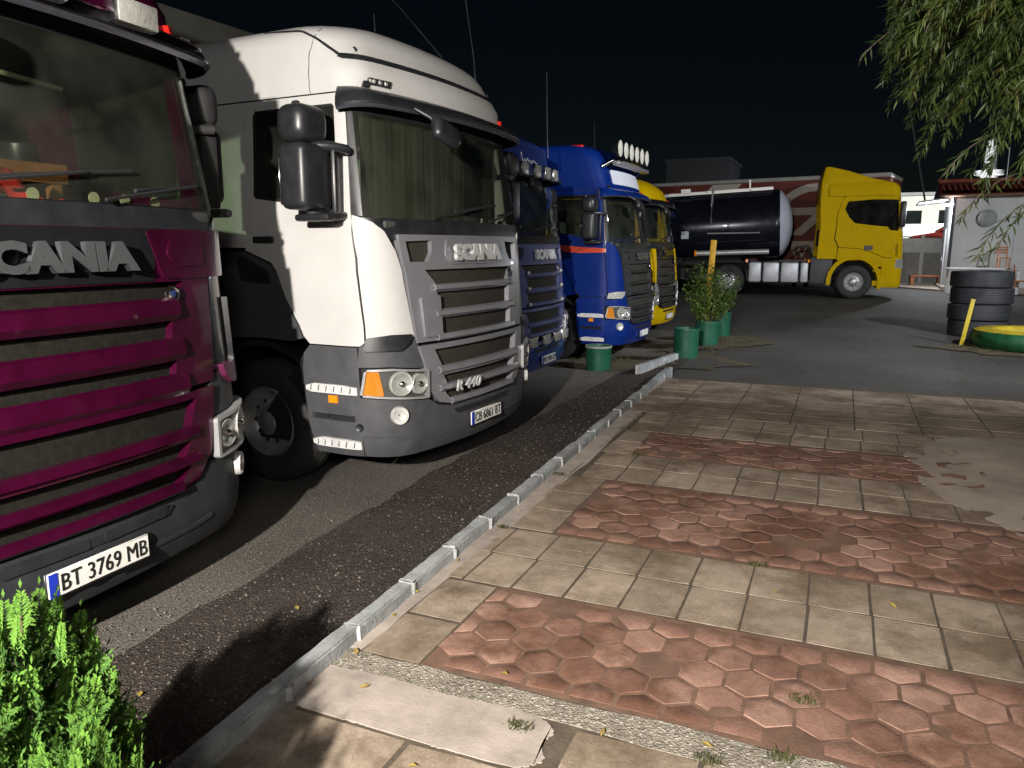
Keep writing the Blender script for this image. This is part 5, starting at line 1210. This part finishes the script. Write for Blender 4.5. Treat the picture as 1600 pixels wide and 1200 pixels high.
def bucket(label, x, y, r, h, soil=True, rim=None):
    t = thing('bucket', label, 'bucket', (x, y, gz(x, y) - 0.005), 0, 'green buckets along the kerb')
    ob('bucket_body', lathe([(0, 0), (r * 0.92, 0), (r * 0.94, 0.02), (r * 0.97, h * 0.5), (r, h - 0.02), (r * 1.02, h), (r * 0.96, h), (r * 0.93, h * 0.55)], 32, 'Z'), bucket_g, t)
    ob('bucket_rim', lathe([(r * 1.0, h - 0.03), (r * 1.035, h - 0.025), (r * 1.035, h + 0.006), (r * 0.97, h + 0.008)], 32, 'Z'), rim or bucket_g, t)
    if soil: ob('soil', lathe([(r * 0.95, h - 0.06), (r * 0.5, h - 0.03), (0, h - 0.03)], 20, 'Z'), dirt_m, t)
    return t
bucket('green bucket with a pale rim standing alone by the royal blue truck', -3.55, 11.9, 0.21, 0.40, True, pm('pale_rim', (0.25, 0.26, 0.25), 0.7, var=0.3, scale=9))
bucket('nearest green bucket of the three under the leafy shrub', -2.36, 13.05, 0.215, 0.50)
bucket('middle green bucket of the three, holding the leafy shrub', -2.24, 14.5, 0.22, 0.46)
bucket('rearmost green bucket of the three under the leafy shrub', -2.22, 15.8, 0.23, 0.50)
ob('yellow_post', prism([(-0.05, -0.03), (0.05, -0.03), (0.06, 0.03), (-0.05, 0.03)], 0, 1.95, 'Z', 0.01), pm('post_ochre', (0.40, 0.22, 0.01), 0.6, var=0.2), None, (-2.42, 15.3, gz(-2.4, 15.3)), (0, R(3), 0), None, 'ochre yellow post standing in the leafy shrub', 'post')
# ------------------------------------------------------------------ foliage
def leaves_mesh(items, name='leaves'):
    """items: (origin, direction, normal, length, width, tone); each leaf is a folded lancet of four triangles"""
    vs, fs, tones = [], [], []
    for o, d, nrm, L, W_, tn in items:
        d = d.normalized(); s = d.cross(nrm)
        if s.length < 1e-4: s = d.cross(Vector((0, 0, 1)) if abs(d.z) < 0.9 else Vector((1, 0, 0)))
        s.normalize(); n2 = s.cross(d)
        i = len(vs); m = o + d * L * 0.45
        vs += [tuple(o), tuple(m + s * W_ / 2 + n2 * W_ * 0.12), tuple(o + d * L - n2 * L * 0.06), tuple(m - s * W_ / 2 + n2 * W_ * 0.12), tuple(m)]
        fs += [(i, i + 1, i + 4), (i + 4, i + 1, i + 2), (i, i + 4, i + 3), (i + 4, i + 2, i + 3)]
        tones += [tn] * 5
    me = bpy.data.meshes.new(name); me.from_pydata(vs, [], fs)
    at = me.attributes.new('tone', 'FLOAT', 'POINT'); at.data.foreach_set('value', tones)
    return me
def rv(rn, s=1.0): return Vector((rn.uniform(-s, s), rn.uniform(-s, s), rn.uniform(-s, s)))

# thuja at the lower left: upright plumes of flat sprays
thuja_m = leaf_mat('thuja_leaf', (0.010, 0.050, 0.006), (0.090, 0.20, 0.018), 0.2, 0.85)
rn = random.Random(5); items = []; stems = []
BX, BY, BZ = -1.80, 1.06, 0.0
TH = thing('thuja_bush', 'bright green thuja bush in the bottom left corner', 'bush', (BX, BY, BZ))
def spray(o, d, nrm, L, tone):
    n = int(L / 0.010); s = d.cross(nrm).normalized()
    for k in range(n):
        t = k / n; p = o + d * L * t + Vector((0, 0, -0.02 * t * t))
        ll = 0.034 * (1 - t) ** 0.7 + 0.008
        for sd in (1, -1):
            dd = (d * 0.75 + s * sd * 0.75 + rv(rn, 0.12))
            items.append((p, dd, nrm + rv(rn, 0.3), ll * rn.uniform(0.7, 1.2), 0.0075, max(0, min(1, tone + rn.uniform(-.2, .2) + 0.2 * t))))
            if ll > 0.02:
                q = p + dd.normalized() * ll * 0.5
                for s2 in (1, -1):
                    items.append((q, dd.normalized() * 0.7 + d * 0.6 * s2, nrm + rv(rn, 0.3), ll * 0.5, 0.006, max(0, min(1, tone + rn.uniform(-.2, .25)))))
    items.append((o + d * L * 0.9, d, nrm, 0.025, 0.008, tone))
for i in range(120):
    a = rn.uniform(0, 6.283); rr = 0.27 * math.sqrt(rn.random())
    top = 1.0 - 0.42 * (rr / 0.27) ** 1.6 * rn.uniform(0.5, 1.1) + rn.uniform(-0.10, 0.04)
    b0 = Vector((rr * 0.35 * math.cos(a), rr * 0.35 * math.sin(a), max(0.05, top - 0.75))); tip = Vector((rr * 1.05 * math.cos(a), rr * 1.05 * math.sin(a), top))
    stems.append((b0, tip))
    d0 = (tip - b0)
    for k in range(17):
        t = 0.15 + 0.85 * k / 17; p = b0 + d0 * t
        aa = a + rn.uniform(-1.7, 1.7)
        out = Vector((math.cos(aa), math.sin(aa), 0)); d = (out * rn.uniform(0.5, 0.9) + Vector((0, 0, rn.uniform(0.5, 1.0)))).normalized()
        nrm = Vector((-math.sin(aa), math.cos(aa), 0)) * rn.choice((1, -1)) + rv(rn, 0.4)
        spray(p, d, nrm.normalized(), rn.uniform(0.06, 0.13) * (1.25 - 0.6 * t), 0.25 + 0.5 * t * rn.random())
    spray(tip - d0.normalized() * 0.04, d0.normalized(), rv(rn).normalized(), 0.12, 0.8)
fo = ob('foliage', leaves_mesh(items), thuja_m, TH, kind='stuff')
ob('stem', tube([(0, 0, 0), (0.01, 0, 0.4), (0, 0.02, 0.9)], [0.035, 0.025, 0.008], 8), pm('thuja_bark', (0.10, 0.06, 0.035), 0.9, var=0.3, scale=20, bump=0.4), TH)
for k in range(0, 120, 6):
    ob('branch', tube([stems[k][0], stems[k][1]], [0.008, 0.002], 5), MATS['thuja_bark'], TH)

# a second, lower thuja beside it; most of it stands below the picture
TH2 = thing('thuja_bush', 'lower thuja bush half below the bottom left edge', 'bush', (-1.44, 1.00, 0.0), 1.9)
for ch in [o_ for o_ in TH.children]:
    if ch.name.startswith(('foliage', 'stem')):
        k2 = ch.copy(); C.objects.link(k2); k2.parent = TH2
TH2.scale = (0.72, 0.72, 0.78)

# leafy shrub in the buckets
shrub_m = leaf_mat('shrub_leaf', (0.030, 0.072, 0.010), (0.12, 0.19, 0.03), 0.35, 0.5)
rn = random.Random(9); items = []
SH = thing('leafy_shrub', 'leafy green shrub growing from the green buckets', 'shrub', (-2.24, 14.6, gz(-2.2, 14.6)))
for i in range(46):
    a = rn.uniform(0, 6.283); rr = rn.uniform(0.1, 0.62)
    base = Vector((0.12 * math.cos(a), 0.15 * math.sin(a), 0.42)); tip = Vector((rr * math.cos(a) * 0.85, rr * math.sin(a), 1.62 - 0.75 * rr * rn.random() + rn.uniform(-.25, .1) - rr * 0.5))
    mid = (base + tip) / 2 + Vector((0.1 * math.cos(a), 0.1 * math.sin(a), 0.05))
    if i % 3 == 0: ob('twig', tube([base, mid, tip], [0.009, 0.006, 0.002], 5), MATS['thuja_bark'], SH)
    for k in range(62):
        t = 0.12 + 0.88 * rn.random(); p = base * (1 - t) ** 2 + mid * 2 * t * (1 - t) + tip * t * t + rv(rn, 0.06)
        items.append((p, rv(rn) + Vector((0.4 * math.cos(a), 0.4 * math.sin(a), -0.1)), Vector((0, 0, 1)) + rv(rn, 0.7), rn.uniform(0.05, 0.09), rn.uniform(0.022, 0.036), rn.random()))
ob('foliage', leaves_mesh(items), shrub_m, SH, kind='stuff')

# willow overhanging from the upper right
willow_m = leaf_mat('willow_leaf', (0.018, 0.040, 0.008), (0.075, 0.110, 0.025), 0.25, 0.5, (0.13, 0.075, 0.02))
rn = random.Random(14); items = []
WB = Vector((2.95, 6.7, 0.0))
WT = thing('willow_tree', 'willow tree whose drooping leafy branches hang in at the top right', 'tree', WB)
bark = pm('willow_bark', (0.10, 0.08, 0.06), 0.95, var=0.35, scale=8, bump=0.8, bscale=25)
ob('trunk', tube([(0, 0, 0.05), (-0.05, 0.02, 1.0), (-0.1, 0.0, 2.0), (-0.25, -0.05, 2.9)], [0.24, 0.19, 0.16, 0.12], 14), bark, WT)
limbs = [[(-0.25, -0.05, 2.9), (-0.7, -0.3, 3.7), (-1.4, -0.6, 4.0), (-2.5, -0.8, 3.75)], [(-0.25, -0.05, 2.8), (-0.7, -0.7, 3.4), (-1.3, -1.1, 3.65), (-2.2, -1.4, 3.45)],
         [(-0.25, 0.0, 2.9), (-0.6, 0.3, 3.6), (-1.4, 0.2, 3.9), (-2.3, 0.0, 3.7)], [(-0.2, -0.05, 2.6), (-0.6, -0.5, 3.0), (-1.1, -0.9, 3.2), (-1.8, -1.0, 3.05)], [(-0.25, 0, 2.9), (-0.2, 0.2, 4.0), (0.3, 0.3, 4.9), (1.0, 0.4, 5.1)]]
def bez(P, t):
    n = len(P) - 1; x = t * n; i = min(int(x), n - 1); f = x - i
    return Vector(P[i]) * (1 - f) + Vector(P[i + 1]) * f
for Lb in limbs: ob('limb', tube(Lb, [0.10, 0.07, 0.045, 0.015], 8), bark, WT)
def edge_z(x):   # lowest point of the drooping twigs for a world x
    return lerp_tab(x, [0.15, 0.55, 0.75, 1.1, 2.5], [3.05, 2.75, 2.35, 2.12, 2.2])
tw = 0
for i in range(1150):
    Lb = limbs[i % 4]; p = bez(Lb, rn.uniform(0.25, 1.0)) + rv(rn, 0.35)
    wp = p + WB
    if wp.x < 0.22: continue
    zmin = edge_z(wp.x) + rn.uniform(-0.02, 0.5)
    dirx = Vector((rn.uniform(-0.9, 0.3), rn.uniform(-0.6, 0.3), 0)); Lt = rn.uniform(0.6, 1.5)
    pts = []; q = Vector(p); v = (dirx + Vector((0, 0, 0.25))).normalized()
    for k in range(16):
        pts.append(Vector(q)); q += v * Lt / 16; v = (v + Vector((0, 0, -0.16))).normalized()
        w = q + WB
        if w.z < zmin or w.x < 0.17 + 0.25 * max(0, 3.0 - w.z): break
    if len(pts) < 3: continue
    if i % 4 == 0: ob('twig', tube(pts, [0.006] * (len(pts) - 1) + [0.002], 5), bark, WT); tw += 1
    warm = rn.random() < 0.15
    for k in range(len(pts) - 1):
        d = (pts[k + 1] - pts[k]); 
        for j in range(8):
            o = pts[k] + d * rn.random(); s = rv(rn); s = (s - d.normalized() * s.dot(d.normalized())).normalized()
            items.append((o, d.normalized() * 0.9 + s * rn.uniform(0.5, 1.1) + Vector((-0.1, 0, -0.15)), Vector((0, 0, 1)) + rv(rn, 0.6), rn.uniform(0.055, 0.105), rn.uniform(0.009, 0.014), min(0.88, rn.random() * 0.8) if not warm else rn.uniform(0.6, 1.0)))
# two low sprigs that hang free against the kiosk wall
for (x0, y0, z0, n) in ((1.02, 6.0, 2.35, 10), (1.30, 6.1, 2.25, 12), (0.88, 5.9, 2.6, 9), (1.18, 6.0, 2.2, 12), (0.30, 6.1, 3.35, 8)):
    q = Vector((x0, y0, z0)) - WB; v = Vector((-0.5, -0.1, -0.15)).normalized(); pts = []
    for k in range(n): pts.append(Vector(q)); q += v * 0.055; v = (v + Vector((0.02, 0, -0.13))).normalized()
    ob('twig', tube(pts, 0.004, 5), bark, WT)
    for k in range(n - 1):
        for j in range(3):
            s = rv(rn); items.append((pts[k], v * 0.8 + s * 0.8, Vector((0, -1, 0.5)) + rv(rn, .5), rn.uniform(0.08, 0.12), 0.013, rn.random() * .8))
ob('crown', leaves_mesh(items), willow_m, WT, kind='stuff')

# weeds, gravel, fallen leaves
weed_m = leaf_mat('weed_leaf', (0.045, 0.052, 0.016), (0.12, 0.12, 0.045), 0.3, 0.7)
rn = random.Random(31)
def weeds(label, spots, n, h, name='weeds'):
    items = []
    for (x, y, r, z) in spots:
        for k in range(n):
            a = rn.uniform(0, 6.283); rr = r * math.sqrt(rn.random()); o = Vector((x + rr * math.cos(a), y + rr * 0.6 * math.sin(a), z))
            items.append((o, Vector((rn.uniform(-.7, .7), rn.uniform(-.7, .7), rn.uniform(0.2, 1))), rv(rn), h * rn.uniform(0.4, 1.2), h * 0.16, rn.random()))
    o = ob(name, leaves_mesh(items), weed_m, None, None, None, 'stuff', label, 'weeds'); return o
weeds('small dry weeds growing out of the pavement joints', [(-0.03, 3.02, 0.06, PZ - .005), (-0.08, 2.62, 0.05, PZ - .005), (-1.0, 2.42, 0.05, PZ - .005), (-0.33, 4.33, 0.05, PZ - .005), (-1.83, 7.25, 0.14, PZ - .005), (-1.52, 6.37, 0.07, PZ - .005), (-1.98, 5.55, 0.07, PZ - .005), (-0.32, 2.5, 0.05, PZ - .005), (-1.9, 4.3, 0.03, PZ - .005)], 110, 0.03)
gi = []
for k in range(46):
    x = rn.uniform(-4.3, -2.4); y = rn.uniform(11.9, 13.6); gi.append((x, y, 0.12, gz(x, y) + 0.018))
for k in range(34):
    x = rn.uniform(-2.6, -1.5); y = rn.uniform(13.2, 16.0); gi.append((x, y, 0.12, gz(x, y) + 0.018))
for k in range(40):
    x = rn.uniform(1.9, 4.2); y = rn.uniform(15.0, 15.6); gi.append((x, y, 0.12, gz(x, y) + 0.014))
weeds('sparse dry grass around the buckets and the tyre planter', gi, 16, 0.055, 'grass')
bm = bmesh.new()
def stone(bm, x, y, z, s):
    vs = [bm.verts.new((x + s * a * rn.uniform(.6, 1.2), y + s * b * rn.uniform(.6, 1.2), z + s * cc * rn.uniform(.5, .9))) for a, b, cc in ((1, 0, 0), (-1, 0, 0), (0, 1, 0), (0, -1, 0), (0, 0, 1), (0, 0, -.6))]
    for f in ((0, 2, 4), (2, 1, 4), (1, 3, 4), (3, 0, 4), (2, 0, 5), (1, 2, 5), (3, 1, 5), (0, 3, 5)): bm.faces.new([vs[i] for i in f])
for k in range(4200):
    y = 1.2 + 9.5 * rn.random() ** 1.5; e = -3.0 - 0.012 * y; kx = kerb_x(y)
    t = rn.random(); x = kx - 0.01 - (kx - e + 0.5) * (t ** 1.4)
    stone(bm, x, y, gz(x, y) + 0.012, rn.uniform(0.0025, 0.008) * (1.6 if rn.random() < .06 else 1))
ob('gravel', bm_mesh(bm), pm('gravel_stone', (0.15, 0.128, 0.108), 0.9, var=0.45, scale=40, world_coords=True), None, None, None, 'stuff', 'fine loose gravel scattered over the asphalt by the kerb', 'gravel')
leaf_y = leaf_mat('dry_leaf', (0.30, 0.20, 0.08), (0.50, 0.40, 0.06), 0.2, 0.7)
for i, (px_, py_) in enumerate(((-1.91, 2.33), (-1.68, 2.41), (-1.87, 2.62), (-1.90, 2.98), (-1.93, 3.25), (-1.2, 2.72), (-1.25, 2.06), (-0.70, 2.49), (-1.9, 4.62), (-0.34, 2.58), (-1.92, 3.7), (-0.2, 3.98), (0.35, 4.05), (-1.86, 4.05), (-2.6, 2.1), (-2.5, 3.0))):
    zz = PZ + 0.008 if px_ > -2 else 0.022
    me = leaves_mesh([(Vector((-0.02, 0, 0)), Vector((1, 0, 0.12)), Vector((0, 0, 1)), rn.uniform(0.035, 0.06), rn.uniform(0.016, 0.03), rn.random())])
    ob('fallen_leaf', me, leaf_y, None, (px_, py_, zz), (rn.uniform(-.2, .2), rn.uniform(-.2, .2), rn.uniform(0, 6)), None, 'small dry yellow leaf fallen on the paving near the kerb', 'leaf', 'fallen leaves by the kerb')

# ------------------------------------------------------------------ flood lamps: the key lamp, then added ones that brighten dark areas
lamp_post_m = pm('lamp_post_steel', (0.30, 0.30, 0.30), 0.5, metal=0.6, var=0.1)
def flood(label, loc, target, power, col, size, r, post=True, head=(0.34, 0.12, 0.26), blend=1.0):
    base = (loc[0], loc[1], gz(loc[0], loc[1]))
    t = thing('flood_lamp', label, 'lamp', base)
    d = (Vector(target) - Vector(loc)).normalized(); q = d.to_track_quat('-Z', 'Y').to_euler()
    rel = Vector(loc) - Vector(base)
    b = rel - d * 0.16
    ob('post', tube([(b.x - d.x * .15, b.y - d.y * .15, 0), (b.x - d.x * .15, b.y - d.y * .15, b.z + 0.25)], [0.06, 0.04], 10), lamp_post_m, t)
    h = ob('lamp_head', box((0, 0, 0), (head[0], head[2], head[1]), 0.02, 2), grey_plastic, t, rel - d * 0.13, q)
    ob('lamp_glass', box((0, 0, -head[1] / 2 - 0.004), (head[0] * 0.88, head[2] * 0.85, 0.006)), pm('flood_glow', (0.9, 0.9, 0.9), 0.3, emit=(1, 0.95, 0.88), estr=40.0), h)
    ld = bpy.data.lights.new('flood_light', 'SPOT'); ld.energy = power; ld.color = col; ld.spot_size = R(size); ld.spot_blend = blend; ld.shadow_soft_size = r
    lo = bpy.data.objects.new('flood_light', ld); C.objects.link(lo); lo.parent = t; lo.location = rel; lo.rotation_euler = q
    return t
flood('warm white flood lamp on a post behind the camera, lighting the near trucks', (-0.5, -2.8, 3.12), (-2.5, 6.0, 0.6), 5500, (1.0, 0.935, 0.85), 86, 0.07)
flood('added wide soft fill lamp on a post behind the camera to the right', (3.2, -4.2, 4.2), (-2.5, 7.0, 1.0), 620, (1.0, 0.96, 0.91), 150, 0.6, head=(0.9, 0.14, 0.5))  # unseen fill lamp, added to lift the shadows left by the key lamp
flood('added cool white flood lamp on a post right of the yard, brightening the far trucks', (8.0, 8.0, 6.5), (-4.0, 18.5, 1.0), 7800, (0.93, 0.96, 1.0), 76, 0.10)  # out of view, added to brighten the far end of the truck row
flood('added cool white flood lamp on a post brightening the kiosk front', (10.5, 19.0, 5.5), (4.5, 31.5, 1.8), 2600, (0.92, 0.96, 1.0), 90, 0.10)  # unseen extra lamp, put in to lift the kiosk wall
flood('added cool white lamp beyond the yard wall, brightening the parked cars', (9.5, 43.0, 6.5), (4.0, 50.0, 2.0), 16000, (0.9, 0.95, 1.0), 150, 0.15)  # added light source so the far vehicles and building show up bright
